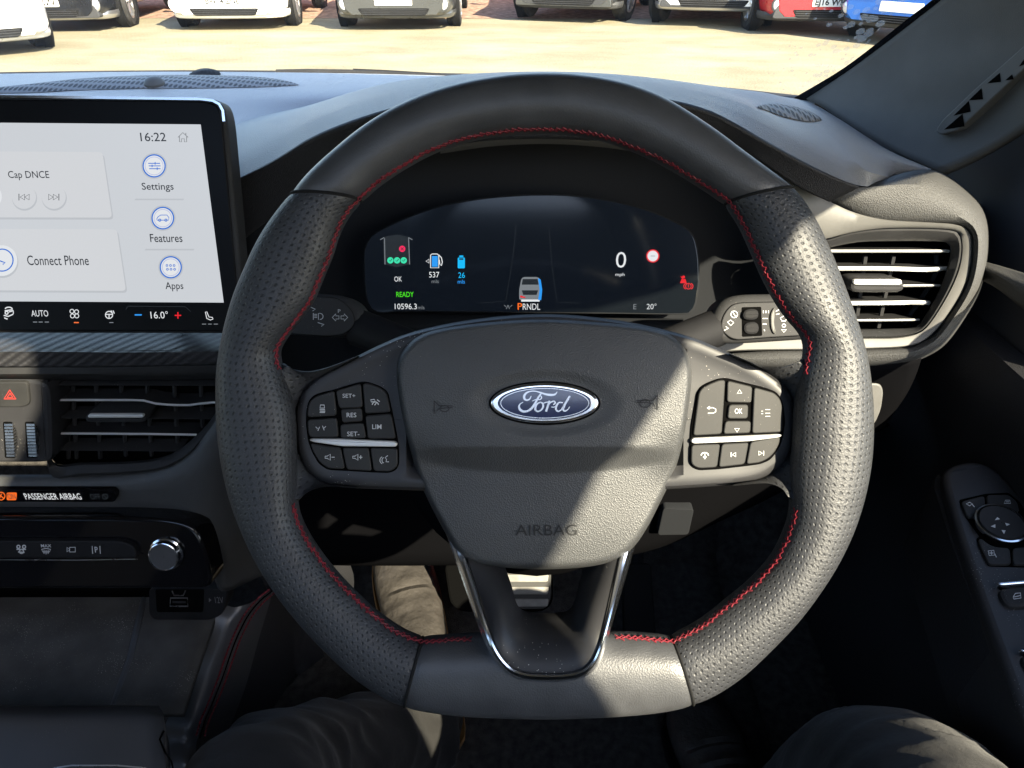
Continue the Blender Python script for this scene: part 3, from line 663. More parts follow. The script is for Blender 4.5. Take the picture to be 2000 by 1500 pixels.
# the recess round the instrument display
loft('instrument_recess', [[(470, 400, .675), (600, 330, .662), (740, 285, .657), (1060, 255, .65), (1350, 262, .65), (1480, 310, .648)],
     [(470, 420, .685), (700, 350, .69), (1060, 320, .69), (1350, 350, .685), (1500, 400, .66)],
     [(470, 520, .675), (640, 480, .675), (1060, 470, .69), (1400, 490, .675), (1530, 480, .65)],
     [(480, 640, .66), (660, 610, .658), (1060, 640, .655), (1380, 620, .655), (1540, 600, .63)],
     [(520, 760, .66), (700, 730, .645), (1060, 760, .64), (1380, 730, .64), (1560, 690, .62)]], G['recess'], dash, 40, 6, thick=0.004)
loft('cluster_ledge', [[(715, 612, .640), (1060, 618, .640), (1335, 622, .640)], [(715, 642, .620), (1060, 646, .620), (1332, 642, .620)], [(720, 700, .615), (1060, 700, .615), (1325, 690, .615)]], G['recess'], dash, 20, 4)
# fascia trim: satin strip from behind the rim round the vent
PV = tilted(1750, 560, .60, 14)               # face of the right-hand vent
trim_out = [(1420, 262), (1480, 306), (1543, 352), (1618, 392), (1660, 412), (1705, 425), (1750, 431), (1810, 434), (1866, 438), (1886, 446), (1897, 468), (1894, 525), (1879, 570), (1849, 618), (1819, 654), (1780, 675), (1699, 681), (1580, 683), (1450, 685), (1385, 690)]
trim_in = [(1440, 330), (1490, 400), (1535, 455), (1580, 470), (1618, 465), (1660, 455), (1720, 447), (1800, 446), (1862, 450), (1876, 462), (1878, 495), (1869, 534), (1848, 579), (1816, 630), (1793, 650), (1750, 659), (1690, 660), (1600, 661), (1480, 663), (1400, 666)]
def band(name, A, B, pl, ha, hb, m, parent, nu=70, closed=False, mids=()):
    rows = []
    n = nu
    A2, B2 = catmull(A, n, closed), catmull(B, n, closed)
    levels = [(0.0, ha)]+list(mids)+[(1.0, hb)]
    for t, h in levels: rows.append([pl.at(A2[i].x*(1-t)+B2[i].x*t, A2[i].y*(1-t)+B2[i].y*t, h) for i in range(n)])
    b = MB(); b.grid(rows, closed); return b.build(name, m, parent, True, 50)
band('fascia_trim', trim_out, trim_in, PV, 0.002, -0.002, G['silver_trim'], dash, 90, False, ((0.1, 0.004), (0.5, 0.003), (0.9, 0.001)))
pad_out = [(1676, 362), (1720, 350), (1770, 336), (1800, 331), (1826, 333), (1850, 345), (1882, 369), (1912, 399), (1926, 429), (1930, 468), (1926, 516), (1912, 570), (1882, 624), (1846, 672), (1810, 696), (1774, 708), (1702, 716), (1600, 720), (1500, 722), (1440, 715)]
pad_in = [(1600, 382), (1640, 402), (1672, 416), (1705, 426), (1750, 432), (1810, 435), (1866, 439), (1887, 447), (1898, 468), (1895, 525), (1880, 570), (1850, 618), (1820, 655), (1800, 667), (1780, 676), (1750, 680), (1699, 682), (1600, 684), (1500, 686), (1430, 690)]
band('vent_pad', pad_out, pad_in, PV, -0.045, -0.001, G['soft_pad'], dash, 90, False, ((0.02, -0.03), (0.10, -0.008), (0.3, 0.008), (0.6, 0.010), (0.85, 0.006), (0.95, 0.002)))
band('vent_pad_side', [(p[0], p[1]) for p in pad_out], [(p[0]+3, p[1]) for p in pad_out], PV, -0.044, -0.16, G['soft_pad'], dash, 90)
def vent(name, pl, opening, frame_out, slats, tab, links, label, depth=-0.05, frame_h=0.0):
    e = bpy.data.objects.new(name, None); COL.objects.link(e); adopt(e, dash); e['label'] = label; e.empty_display_size = 0.03
    band('vent_frame', frame_out, opening, pl, frame_h, -0.010, G['plastic'], e, 80, True, ((0.15, frame_h+0.001), (0.8, -0.004)))
    # dark duct behind
    op = catmull(opening, 60, True); b = MB()
    b.grid([[pl.at(p.x, p.y, -0.010) for p in op], [pl.at(p.x, p.y, depth) for p in op]], True)
    c = [pl.at(p.x, p.y, depth) for p in op]; k = len(b.v); b.add(c, [tuple(range(len(c)))])
    b.build('duct', G['void'], e)
    for (pts, wid, m) in slats:                # each slat: a thin fin with a bright front edge
        pp = catmull([pl.at(u, v, -0.014) for u, v in pts], 16); b = MB()
        half = wid*0.00022
        rows = []
        for dh, dv in ((0.003, 0.0), (0.0015, half), (-0.022, half*0.8), (-0.022, -half*0.8), (0.0015, -half), (0.003, 0.0)):
            rows.append([q+pl.n*dh+pl.ey*dv for q in pp])
        b.grid(rows); o = b.build('slat', G['plastic'], e); o.data.materials.append(G[m])
        for p in o.data.polygons: p.material_index = 1 if (p.index < 15 or p.index >= 60) else 0
    for pts in links:
        b = MB(); b.tube([pl.at(u, v, -0.028) for u, v in pts], 0.0022, 6); b.build('link', G['plastic'], e)
    if tab:
        u0, v0, u1, v1, m = tab; t = plate('vent_tab', [(u0, v0), (u1, v0), (u1+2, v1), (u0-2, v1)], pl, -0.02, 0.006, G['plastic'], e, 0.003, 7)
        plate('tab_strip', [(u0+5, v0+2), (u1-4, v0+2), (u1-4, v0+(v1-v0)*0.45), (u0+5, v0+(v1-v0)*0.45)], pl, 0.004, 0.0075, G[m], t, 0.001, 4)
    return e
frame_out = [(1535, 470), (1580, 474), (1618, 468), (1660, 456), (1720, 448), (1800, 447), (1861, 451), (1875, 463), (1877, 495), (1868, 534), (1847, 579), (1815, 630), (1792, 649), (1750, 658), (1690, 659), (1600, 660), (1545, 658), (1530, 560)]
opening = [(1545, 500), (1590, 492), (1627, 482), (1678, 473), (1750, 471), (1835, 472), (1856, 480), (1853, 510), (1840, 552), (1825, 585), (1808, 614), (1788, 638), (1740, 642), (1687, 643), (1600, 645), (1553, 640), (1540, 560)]
vent('air_vent', PV, opening, frame_out,
     [([(1560, 490), (1700, 490), (1852, 490)], 6, 'bright'), ([(1560, 524), (1720, 524), (1810, 526), (1849, 523)], 9, 'bright'), ([(1560, 558), (1700, 558), (1834, 557)], 5, 'bright'),
      ([(1560, 592), (1720, 591), (1780, 590), (1814, 591)], 9, 'bright'), ([(1560, 625), (1700, 625), (1793, 624)], 5, 'bright')],
     (1662, 544, 1766, 572, 'bright'), [[(1829, 497), (1829, 530), (1815, 560), (1765, 634)], [(1690, 500), (1670, 640)], [(1745, 500), (1715, 640)]], 'outer air vent in sunlight with bright slats')
# left vent beside the hazard switch
PL = tilted(250, 815, .575, 6)
lf_out = [(96, 738), (200, 737), (330, 738), (430, 738), (452, 760), (440, 800), (423, 826), (395, 858), (367, 889), (317, 915), (253, 924), (160, 928), (100, 929), (90, 850)]
lf_in = [(101, 744), (200, 742), (330, 742), (428, 742), (440, 762), (428, 795), (405, 828), (375, 858), (340, 884), (300, 896), (250, 901), (160, 903), (104, 902), (98, 830)]
vent('air_vent', PL, lf_in, lf_out, [([(103, 750), (260, 750), (440, 751)], 4, 'plastic'), ([(106, 780), (200, 780), (282, 781), (312, 788), (372, 790), (400, 786), (436, 784)], 6, 'bright'), ([(104, 814), (250, 815), (430, 816)], 4, 'plastic'),
      ([(106, 845), (250, 846), (345, 847), (386, 848)], 6, 'bright'), ([(106, 877), (240, 878), (352, 879)], 4, 'plastic')],
     (166, 808, 284, 827, 'bright'), [[(130, 745), (134, 895)], [(142, 745), (150, 895)], [(187, 745), (196, 895)], [(236, 745), (246, 890)], [(287, 745), (296, 890)], [(340, 745), (348, 880)], [(392, 745), (396, 850)]], 'centre air vent in shade beside the hazard switch', -0.05)
# carbon-look strip under the touchscreen
def carbon_mat():
    m = mat('carbon', (0.03, 0.03, 0.035), 0.36, spec=0.35); nt = m.node_tree; N = nt.nodes; L = nt.links; p = N['Principled BSDF']
    tc = N.new('ShaderNodeTexCoord')
    w = N.new('ShaderNodeTexWave'); w.bands_direction = 'DIAGONAL'; w.inputs['Scale'].default_value = 95; L.new(tc.outputs['UV'], w.inputs[0])
    c = N.new('ShaderNodeTexChecker'); c.inputs['Scale'].default_value = 520; L.new(tc.outputs['UV'], c.inputs[0])
    a = N.new('ShaderNodeMath'); a.operation = 'MULTIPLY'; L.new(w.outputs[1], a.inputs[0])
    mr = N.new('ShaderNodeMapRange'); mr.inputs[3].default_value = 0.55; L.new(c.outputs[1], mr.inputs[0]); L.new(mr.outputs[0], a.inputs[1])
    cr = N.new('ShaderNodeValToRGB'); L.new(a.outputs[0], cr.inputs[0]); e = cr.color_ramp.elements; e[0].color = (0.024, 0.024, 0.027, 1); e[1].color = (0.062, 0.062, 0.067, 1)
    L.new(cr.outputs[0], p.inputs['Base Color'])
    bp = N.new('ShaderNodeBump'); bp.inputs['Strength'].default_value = 0.5; bp.inputs['Distance'].default_value = 0.0008; L.new(a.outputs[0], bp.inputs['Height']); L.new(bp.outputs[0], p.inputs['Normal'])
carbon_mat()
loft('carbon_strip', [[(-700, 640, .600), (0, 642, .600), (250, 645, .598), (500, 648, .598)], [(-700, 684, .555), (0, 683, .553), (250, 685, .551), (500, 683, .549)], [(-700, 690, .552), (0, 689, .550), (250, 690, .548), (500, 688, .546)], [(-700, 722, .560), (0, 719, .558), (250, 718, .556), (500, 712, .554)]], G['carbon'], dash, 60, 6, thick=0.003, uv=(0.0052, 0.0022))
loft('strip_lip', [[(-700, 721, .559), (0, 718, .557), (250, 717, .555), (500, 711, .553)], [(-700, 735, .558), (0, 733, .556), (250, 733, .556), (440, 732, .556), (500, 726, .556)], [(-700, 745, .585), (0, 742, .583), (250, 742, .583), (500, 740, .583)]], G['plastic'], dash, 30, 4)
# hazard switch panel with two thumb wheels
hz = plate('switch_panel', [(-420, 738), (66, 740), (99, 752), (104, 900), (85, 905), (-420, 905)], PL, -0.03, 0.003, G['satin'], dash, 0.004, 5)
hb = plate('hazard_button', [(-60, 746), (54, 746), (58, 790), (44, 796), (-60, 796)], PL, 0.0, 0.006, G['button'], dash, 0.0014, 8)
strokes('symbol', PL, [[(19, 762), (31, 779), (8, 779), 'c'], [(19.5, 768), (25, 776.5), (14, 776.5), 'c']], 1.8, G['red_mark'], hb, 0.0064)
for cx in (16, 59):
    e = plate('thumb_wheel', [(cx-11, 824), (cx+8, 824), (cx+14, 895), (cx-7, 895)], PL, -0.01, 0.0035, G['void'], dash, 0.0005, 4)
    b = MB()
    for k in range(11):
        t = (k+0.5)/11; v = 827+66*t; uu = cx+5*t; bulge = 0.004+0.006*math.sin(math.pi*t)
        q = [PL.at(uu-8, v-2.1, bulge), PL.at(uu+8, v-2.1, bulge), PL.at(uu+8, v+2.1, bulge+0.0006), PL.at(uu-8, v+2.1, bulge+0.0006)]
        q2 = [p-PL.n*0.006 for p in q]; b.add(q+q2, [(0, 1, 2, 3), (0, 4, 5, 1), (3, 2, 6, 7), (1, 5, 6, 2), (0, 3, 7, 4)])
    b.build('ribbed_wheel', G['chrome_satin'], e, False)
# body of the centre stack below the vent, airbag lamp strip
loft('stack_panel', [[(-700, 926, .575), (0, 927, .575), (150, 926, .575), (253, 922, .574), (317, 912, .573), (367, 886, .572), (400, 850, .572), (440, 795, .575), (470, 740, .585)],
     [(-700, 945, .565), (0, 945, .565), (170, 944, .565), (280, 940, .565), (350, 928, .564), (400, 900, .565), (430, 870, .570), (470, 820, .58), (520, 780, .60)],
     [(-700, 975, .560), (0, 975, .560), (170, 975, .560), (300, 972, .560), (370, 968, .560), (420, 960, .565), (450, 950, .575), (490, 930, .60), (540, 900, .63)],
     [(-700, 1008, .562), (0, 1008, .562), (170, 1008, .562), (330, 1012, .560), (390, 1030, .555), (425, 1060, .553), (448, 1062, .565), (490, 1050, .60), (540, 1040, .64)],
     [(-700, 1030, .59), (0, 1030, .59), (170, 1030, .59), (330, 1040, .58), (400, 1090, .555), (428, 1150, .55), (452, 1152, .565), (500, 1130, .60), (550, 1110, .64)]], G['vinyl'], dash, 60, 6, thick=0.006)
PA = tilted(110, 969, .558, 0)
ab = plate('airbag_lamp_strip', [(-300, 957), (222, 958), (230, 968), (224, 981), (-300, 980)], PA, -0.004, 0.0022, G['gloss_black'], dash, 0.0008, 6)
text('PASSENGER AIRBAG', PA, (48, 964, 158, 975.5), G['px_white'], ab, h=0.0026)
fill('on_lamp', PA, [roundpoly([(13, 962), (33, 962), (32, 977), (13, 977)], 3)], G['px_orange'], ab, 0.0026)
text('ON', PA, (15, 964.5, 30, 974.5), G['scr_ink'], ab, h=0.0030)
strokes('lamp_symbol', PA, [circ(2, 969, 7.5), [(-4, 964), (8, 974)], [(-1, 973), (3, 965)]], 2.0, G['px_orange'], ab, 0.0026)
text('OFF', PA, (176, 965, 196, 975), G['px_dim'], ab, h=0.0026); strokes('lamp_symbol', PA, [circ(205, 970, 5), [(201, 966), (209, 974)]], 1.5, G['px_dim'], ab, 0.0026)
# glossy climate panel with key strip and knob
PC = tilted(200, 1078, .524, 20)
cp = plate('climate_panel', [(-560, 1009), (220, 1010), (330, 1014), (370, 1024), (390, 1043), (404, 1084), (417, 1150), (-560, 1152)], PC, -0.028, 0.004, G['gloss_black'], dash, 0.004, 14, 0, 4)
ks = plate('key_strip', [(-560, 1056), (232, 1056), (263, 1066), (269, 1091), (-560, 1093)], PC, 0.002, 0.010, G['plastic_dark'], dash, 0.002, 5)
strokes('trim_line', PC, [[(-60, 1093), (150, 1094), (268, 1092)]], 1.6, G['chrome_satin'], ks, 0.0104)
strokes('symbol', PC, [circ(36, 1068, 3), circ(47, 1068, 3), [(33, 1073), (50, 1073)], [(36, 1078), (47, 1079)], circ(42, 1077, 4, 10)], 2.2, G['print'], ks, 0.0104)
text('MAX', PC, (80, 1063, 100, 1069), G['print'], ks, h=0.0104, bold=0.01)
strokes('symbol', PC, [[(81, 1073), (90, 1071), (99, 1073), (96, 1078), (84, 1078), 'c'], [(86, 1075), (86, 1081)], [(90, 1075), (90, 1082)], [(94, 1075), (94, 1081)]], 1.5, G['print'], ks, 0.0104)
strokes('symbol', PC, [[(136, 1069), (147, 1069), (147, 1078), (136, 1078), 'c'], [(136, 1073), (131, 1069), (131, 1078), (136, 1074)]], 1.5, G['print'], ks, 0.0104)
text('P', PC, (185, 1068, 191, 1079), G['print'], ks, h=0.0104, bold=0.015); strokes('symbol', PC, [[(180, 1067), (181, 1081)], [(195, 1067), (196, 1081)]], 1.5, G['print'], ks, 0.0104)
mat('knob_face', (0.16, 0.165, 0.18), 0.22, metal=0.7, spec=0.5)
kb = MB(); P0 = PC.at(326, 1081, 0.004); kr = 0.0158
kb.lathe([(kr*1.12, 0.0), (kr*1.12, 0.002), (kr*1.02, 0.003), (kr, 0.006), (kr*0.97, 0.0082), (kr*0.92, 0.0086), (kr*0.88, 0.0076), (kr*0.5, 0.0074), (0.0005, 0.0073)], P0, PC.n, 48)
kn = kb.build('volume_knob', G['chrome'], dash)
kf = MB(); kf.lathe([(kr*0.87, 0.0072), (kr*0.86, 0.0080), (kr*0.6, 0.0079), (0.0005, 0.0078)], P0, PC.n, 48); kf.build('knob_face', G['knob_face'], kn)
# knee panel below the column
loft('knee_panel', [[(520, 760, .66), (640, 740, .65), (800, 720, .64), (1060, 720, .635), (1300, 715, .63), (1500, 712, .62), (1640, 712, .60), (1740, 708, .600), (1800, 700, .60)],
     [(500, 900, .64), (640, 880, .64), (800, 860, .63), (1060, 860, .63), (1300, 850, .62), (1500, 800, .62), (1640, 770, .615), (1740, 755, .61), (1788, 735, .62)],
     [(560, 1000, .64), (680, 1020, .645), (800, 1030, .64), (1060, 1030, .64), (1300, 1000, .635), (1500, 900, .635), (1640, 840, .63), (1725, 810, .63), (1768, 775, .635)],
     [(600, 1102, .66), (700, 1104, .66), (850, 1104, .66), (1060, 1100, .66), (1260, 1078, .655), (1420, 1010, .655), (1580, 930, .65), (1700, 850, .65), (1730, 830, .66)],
     [(600, 1075, .80), (700, 1075, .80), (850, 1075, .80), (1060, 1070, .80), (1260, 1050, .80), (1420, 1000, .78), (1580, 920, .76), (1700, 850, .74), (1740, 830, .74)]], G['under_dash_shade'], dash, 50, 6, thick=0.004)
PK = tilted(1320, 1018, .625, -2)
plate('knee_cover', [(1296, 992), (1356, 995), (1345, 1045), (1284, 1046)], PK, -0.01, 0.0015, G['recess'], dash, 0.0012, 7)
PR = tilted(1714, 790, .607, 8)
rl = plate('release_lever', [(1680, 750), (1718, 748), (1727, 762), (1722, 800), (1708, 832), (1680, 836)], PR, -0.02, 0.004, G['silver_trim'], dash, 0.002, 8)
plate('lever_inset', [(1680, 770), (1706, 769), (1708, 800), (1700, 822), (1680, 824)], PR, 0.0, 0.0055, G['plastic'], rl, 0.001, 4)
# speaker grilles on the dash top
def grille_mat():
    m = mat('grille_mesh', (0.06, 0.06, 0.063), 0.6, spec=0.4); nt = m.node_tree; N = nt.nodes; L = nt.links; p = N['Principled BSDF']
    tc = N.new('ShaderNodeTexCoord'); mp = N.new('ShaderNodeMapping'); mp.inputs['Scale'].default_value = (170, 60, 0.0); L.new(tc.outputs['Object'], mp.inputs[0])
    v = N.new('ShaderNodeTexVoronoi'); v.inputs['Scale'].default_value = 1; v.inputs['Randomness'].default_value = 0.0; L.new(mp.outputs[0], v.inputs['Vector'])
    mr = N.new('ShaderNodeMapRange'); mr.inputs[1].default_value = 0.25; mr.inputs[2].default_value = 0.42; L.new(v.outputs['Distance'], mr.inputs[0])
    mx = N.new('ShaderNodeMix'); mx.data_type = 'RGBA'; mx.inputs[6].default_value = (0.04, 0.04, 0.042, 1); mx.inputs[7].default_value = (0.20, 0.20, 0.205, 1); L.new(mr.outputs[0], mx.inputs[0]); L.new(mx.outputs[2], p.inputs['Base Color'])
    bp = N.new('ShaderNodeBump'); bp.inputs['Strength'].default_value = 0.8; bp.inputs['Distance'].default_value = 0.002; L.new(mr.outputs[0], bp.inputs['Height']); L.new(bp.outputs[0], p.inputs['Normal'])
grille_mat()
TD = bvh(tp_, hood)
def lens(name, top, bot, tree, lift, m, parent, n=60):
    A, B = catmull(top, n), catmull(bot, n); b = MB(); rows = []
    for t in (0.0, 0.08, 0.25, 0.5, 0.75, 0.92, 1.0):
        k = math.sin(math.pi*t)
        rows.append([drop(tree, a.x*(1-t)+c.x*t, a.y*(1-t)+c.y*t, 0.0008+lift*k*math.sin(math.pi*min(max(i/(n-1), 0.001), 0.999))**0.5) for i, (a, c) in enumerate(zip(A, B))])
    b.grid(rows); return b.build(name, m, parent, True, 80)
lens('speaker_grille', [(-80, 181), (60, 168), (160, 157), (280, 150), (400, 148), (500, 151), (550, 157), (583, 166)], [(-80, 184), (60, 182), (160, 177), (280, 174), (400, 173), (500, 171), (550, 169), (584, 167)], TD, 0.007, G['grille_mesh'], dash)
dm = MB(); P0 = drop(TD, 303, 170, 0.004); dm.lathe([(0.013, -0.004), (0.0125, 0.002), (0.009, 0.006), (0.005, 0.0075), (0.0003, 0.008)], P0, (0, -0.2, 1), 24); dm.build('light_sensor', G['silver_trim'], dash)
dm = MB(); P0 = drop(TD, 398, 146, 0.0); dm.lathe([(0.024, -0.006), (0.022, 0.0), (0.014, 0.004), (0.0003, 0.006)], P0, (0, -0.2, 1), 24); dm.build('sun_sensor', G['plastic_dark'], dash)
lens('tweeter_grille', [(1478, 210), (1500, 205), (1530, 206), (1565, 213), (1590, 223), (1604, 234)], [(1478, 211), (1500, 218), (1530, 229), (1560, 236), (1585, 239), (1604, 236)], TD, 0.004, G['grille_mesh'], dash, 40)
# ---------------------------------------------------------------- right pillar trim and black glass edge
pil = thing('pillar_trim', 'dark fabric covered windscreen pillar on the right with slotted airbag vent', 'pillar', at(1700, 200, .9))
pc_ = loft('cover', [[(1574, 193, 1.005), (1650, 143, .955), (1720, 92, .905), (1790, 38, .865), (1845, -6, .835), (1910, -70, .79), (2000, -170, .73), (2100, -300, .66)],
     [(1600, 206, .97), (1690, 160, .915), (1780, 104, .86), (1860, 46, .82), (1925, -5, .785), (2010, -80, .74), (2110, -180, .69), (2240, -320, .62)],
     [(1660, 246, .90), (1760, 205, .85), (1860, 150, .80), (1945, 80, .77), (2020, 10, .735), (2110, -80, .69), (2220, -190, .64), (2360, -330, .58)],
     [(1735, 290, .83), (1830, 260, .79), (1930, 205, .755), (2020, 130, .725), (2110, 50, .69), (2210, -60, .65), (2330, -180, .60), (2500, -330, .54)],
     [(1836, 335, .755), (1915, 300, .735), (2010, 245, .71), (2100, 170, .68), (2200, 80, .65), (2320, -30, .61), (2450, -160, .56), (2650, -320, .50)]], G['pillar'], pil, 40, 6, thick=0.01)
loft('glass_edge', [[(1520, 208, 1.03), (1556, 188, 1.012), (1640, 138, .96), (1708, 88, .91), (1776, 34, .87), (1830, -8, .84), (1895, -72, .795), (1985, -172, .735)],
     [(1560, 225, 1.02), (1580, 196, 1.004), (1652, 145, .956), (1722, 94, .906), (1792, 40, .866), (1847, -4, .836), (1912, -68, .791), (2002, -168, .731)]], G['gloss_black'], pil, 30, 2)
_a, _b, _c = at(1830, 260, .79), at(2020, 130, .725), at(1860, 150, .80)
_n = (_b-_a).cross(_c-_a).normalized(); _n = _n if _n.dot(CAM-_a) > 0 else -_n
PP = Plane(_a+_n*0.006, _n)
sl = plate('airbag_vent', [(1826, 256), (1838, 236), (1905, 172), (1990, 97), (2070, 28), (2098, 44), (2008, 128), (1915, 214), (1872, 254), (1836, 264)], PP, -0.02, 0.0015, G['pillar'], pil, 0.0015, 10)
for (a, b_, c_) in [((1844, 253), (1884, 247), (1880, 222)), ((1862, 226), (1896, 218), (1892, 197)), ((1892, 196), (1920, 194), (1917, 172)), ((1928, 163), (1955, 160), (1953, 142)), ((1963, 157), (1980, 155), (1977, 145)), ((1990, 130), (2020, 118), (2012, 98))]:
    fill('slot', PP, [[a, b_, c_]], G['void'], sl, 0.0019)
# ================================================================ STEERING WHEEL
e_ = R(30.0)
PW = Plane(atd(1063, 775, 0.40), (0, -math.cos(e_), math.sin(e_)))
sw = thing('steering_wheel', 'black leather flat-bottomed steering wheel with red stitching and oval badge', 'steering wheel', PW.pt(0, 0, -0.08))
OUT = dict(
 top=[(570, 382), (606, 340), (649, 300), (700, 258), (750, 225), (800, 200), (850, 181), (900, 167), (950, 157), (1005, 150), (1063, 148), (1120, 150), (1180, 158), (1240, 173), (1300, 198), (1350, 228), (1400, 262), (1450, 300), (1500, 337), (1545, 370)],
 right=[(1545, 370), (1570, 402), (1598, 450), (1625, 510), (1650, 575), (1672, 640), (1688, 705), (1697, 770), (1700, 830), (1698, 885), (1690, 940), (1676, 995), (1655, 1050), (1625, 1107), (1590, 1160), (1550, 1212), (1500, 1265), (1450, 1312), (1400, 1347), (1350, 1371)],
 bottom=[(1350, 1371), (1300, 1383), (1240, 1391), (1150, 1397), (1063, 1399), (980, 1397), (900, 1393), (840, 1385), (791, 1375)],
 left=[(791, 1375), (745, 1352), (700, 1322), (650, 1278), (600, 1226), (555, 1172), (515, 1112), (482, 1050), (456, 985), (438, 915), (429, 850), (426, 785), (429, 710), (440, 646), (458, 581), (479, 529), (502, 479), (531, 432), (570, 382)])
INN = dict(
 top=[(706, 392), (745, 358), (800, 322), (860, 292), (930, 271), (1000, 261), (1063, 258), (1130, 263), (1200, 280), (1270, 308), (1330, 340), (1380, 371), (1417, 397)],
 right=[(1417, 397), (1445, 440), (1468, 490), (1490, 540), (1517, 590), (1540, 622), (1557, 640), (1568, 656), (1573, 676), (1570, 705), (1561, 750), (1554, 800), (1552, 850), (1548, 900), (1546, 950), (1546, 990), (1538, 1030), (1512, 1085), (1470, 1133), (1420, 1174), (1370, 1213), (1312, 1245)],
 bottom=[(1312, 1245), (1270, 1240), (1200, 1236), (1063, 1234), (940, 1238), (870, 1243), (825, 1246)],
 left=[(825, 1246), (790, 1233), (740, 1200), (690, 1155), (640, 1100), (605, 1050), (586, 1012), (580, 985), (578, 940), (577, 880), (576, 830), (570, 785), (556, 735), (547, 702), (547, 680), (564, 652), (596, 611), (616, 579), (632, 540), (649, 499), (663, 455), (684, 417), (706, 392)])
TH = 0.0165
def rim_pt(o, i, t, k=1.0):
    a = Vector(PW.loc(o[0], o[1], 0)); c_ = Vector(PW.loc(i[0], i[1], 0)); c = (a+c_)/2; d = (a-c_)/2
    ct, st = math.cos(t), math.sin(t)
    ct = math.copysign(abs(ct)**0.9, ct); st = math.copysign(abs(st)**0.9, st)
    return PW.pt(c.x+d.x*ct*k, c.y+d.y*ct*k, TH*st*k)
def rim_seg(name, key, n, m):
    O, I = catmull(OUT[key], n), catmull(INN[key], n); K = 40
    V, UV, Fc = [], [], []; s = 0.0; last = None
    for i in range(n):
        mid_ = (Vector(PW.loc(*O[i][:2]))+Vector(PW.loc(*I[i][:2])))/2
        if last is not None: s += (mid_-last).length
        last = mid_
        e = min(i, n-1-i); k = (0.955, 0.985, 0.997, 1.0)[min(e, 3)]
        for j in range(K+1):
            t = 2*math.pi*j/K; V.append(rim_pt(O[i], I[i], t, k)); UV.append((s, 0.118*j/K))
    for i in range(n-1):
        for j in range(K): Fc.append((i*(K+1)+j, i*(K+1)+j+1, (i+1)*(K+1)+j+1, (i+1)*(K+1)+j))
    return obj(name, V, Fc, m, sw, True, 80, UV)
rim_seg('rim_top', 'top', 110, G['leather']); rim_seg('rim_grip', 'right', 130, G['leather_perf']); rim_seg('rim_bottom', 'bottom', 60, G['leather']); rim_seg('rim_grip', 'left', 130, G['leather_perf'])
# red cross stitching along the inner edge
def stitch(keys):
    b = MB()
    for key in keys:
        n = int(len(catmull(INN[key], 10)) and sum((Vector(INN[key][i+1])-Vector(INN[key][i])).length for i in range(len(INN[key])-1))/12.0)
        O, I = catmull(OUT[key], n*4+1), catmull(INN[key], n*4+1)
        skip = {'right': (655, 985), 'left': (655, 985), 'bottom': (-1, -1), 'top': (-1, -1)}[key]
        for k in range(n):
            a = k*4
            if skip[0] < I[a][1] < skip[1] and not (I[a][1] < 722): continue
            if key == 'bottom' and 925 < I[a][0] < 1212: continue
            def q(off, t): 
                j = min(a+off, n*4); return rim_pt(O[j], I[j], R(t), 1.015)
            j1, j2 = random.uniform(-3, 3), random.uniform(-3, 3)
            for p0, p1 in (((0, 172+j1), (5, 161+j2)), ((0, 160+j1), (5, 171+j2))):
                A, B = q(*p0), q(*p1); b.tube([A, A.lerp(B, 0.5)+PW.n*0.0004, B], lambda t: 0.00040, 5)
    o = b.build('stitching', G['thread'], sw); o['kind'] = 'stuff'; return o
stitch(('top', 'right', 'bottom', 'left'))
# dark seams between the leather pieces
for key in ('top', 'bottom'):
    for end in (0, -1):
        b = MB(); b.tube([rim_pt(OUT[key][end], INN[key][end], R(t), 0.975) for t in range(-10, 191, 10)], 0.0009, 6); b.build('seam', G['rubber'], sw)
# leather round the spoke roots
HS = -0.016
def uvplate(o):
    me = o.data; ul = me.uv_layers.new(name='UVMap')
    for lp in me.loops:
        co = me.vertices[lp.vertex_index].co-PW.P; ul.data[lp.index].uv = (co.dot(PW.ey)+0.5, co.dot(PW.ex)+0.5)
    return o
def spoke_wrap(outer, inner):
    A, B = catmull(outer, 90), catmull(inner, 90); b = MB(); rows = []
    for t, h in ((0.0, -0.034), (0.0, -0.014), (0.02, -0.006), (0.08, -0.001), (0.2, 0.002), (0.4, 0.001), (0.65, -0.003), (0.85, -0.008), (1.0, -0.0125), (1.05, -0.016)):
        rows.append([PW.at(a.x*(1-t)+c.x*t, a.y*(1-t)+c.y*t, h) for a, c in zip(A, B)])
    b.grid(rows); return uvplate(b.build('spoke_wrap', G['leather_perf'], sw))
spoke_wrap([(700, 694), (660, 710), (630, 720), (600, 725), (570, 720), (551, 708), (535, 720), (528, 760), (525, 850), (528, 930), (545, 985), (575, 985), (592, 968), (612, 956), (645, 950), (700, 954)],
           [(692, 701), (660, 717), (635, 731), (612, 745), (600, 756), (588, 774), (580, 796), (578, 822), (579, 850), (582, 874), (588, 894), (596, 910), (608, 925), (622, 936), (645, 945), (695, 951)])
spoke_wrap([(1425, 690), (1465, 706), (1495, 719), (1530, 716), (1556, 708), (1572, 698), (1590, 720), (1600, 760), (1604, 850), (1600, 930), (1580, 985), (1550, 985), (1537, 964), (1520, 951), (1490, 945), (1430, 949)],
           [(1432, 697), (1465, 710), (1490, 723), (1512, 738), (1527, 750), (1540, 766), (1549, 790), (1551, 818), (1550, 848), (1546, 872), (1540, 890), (1531, 903), (1518, 915), (1504, 925), (1485, 934), (1435, 945)])
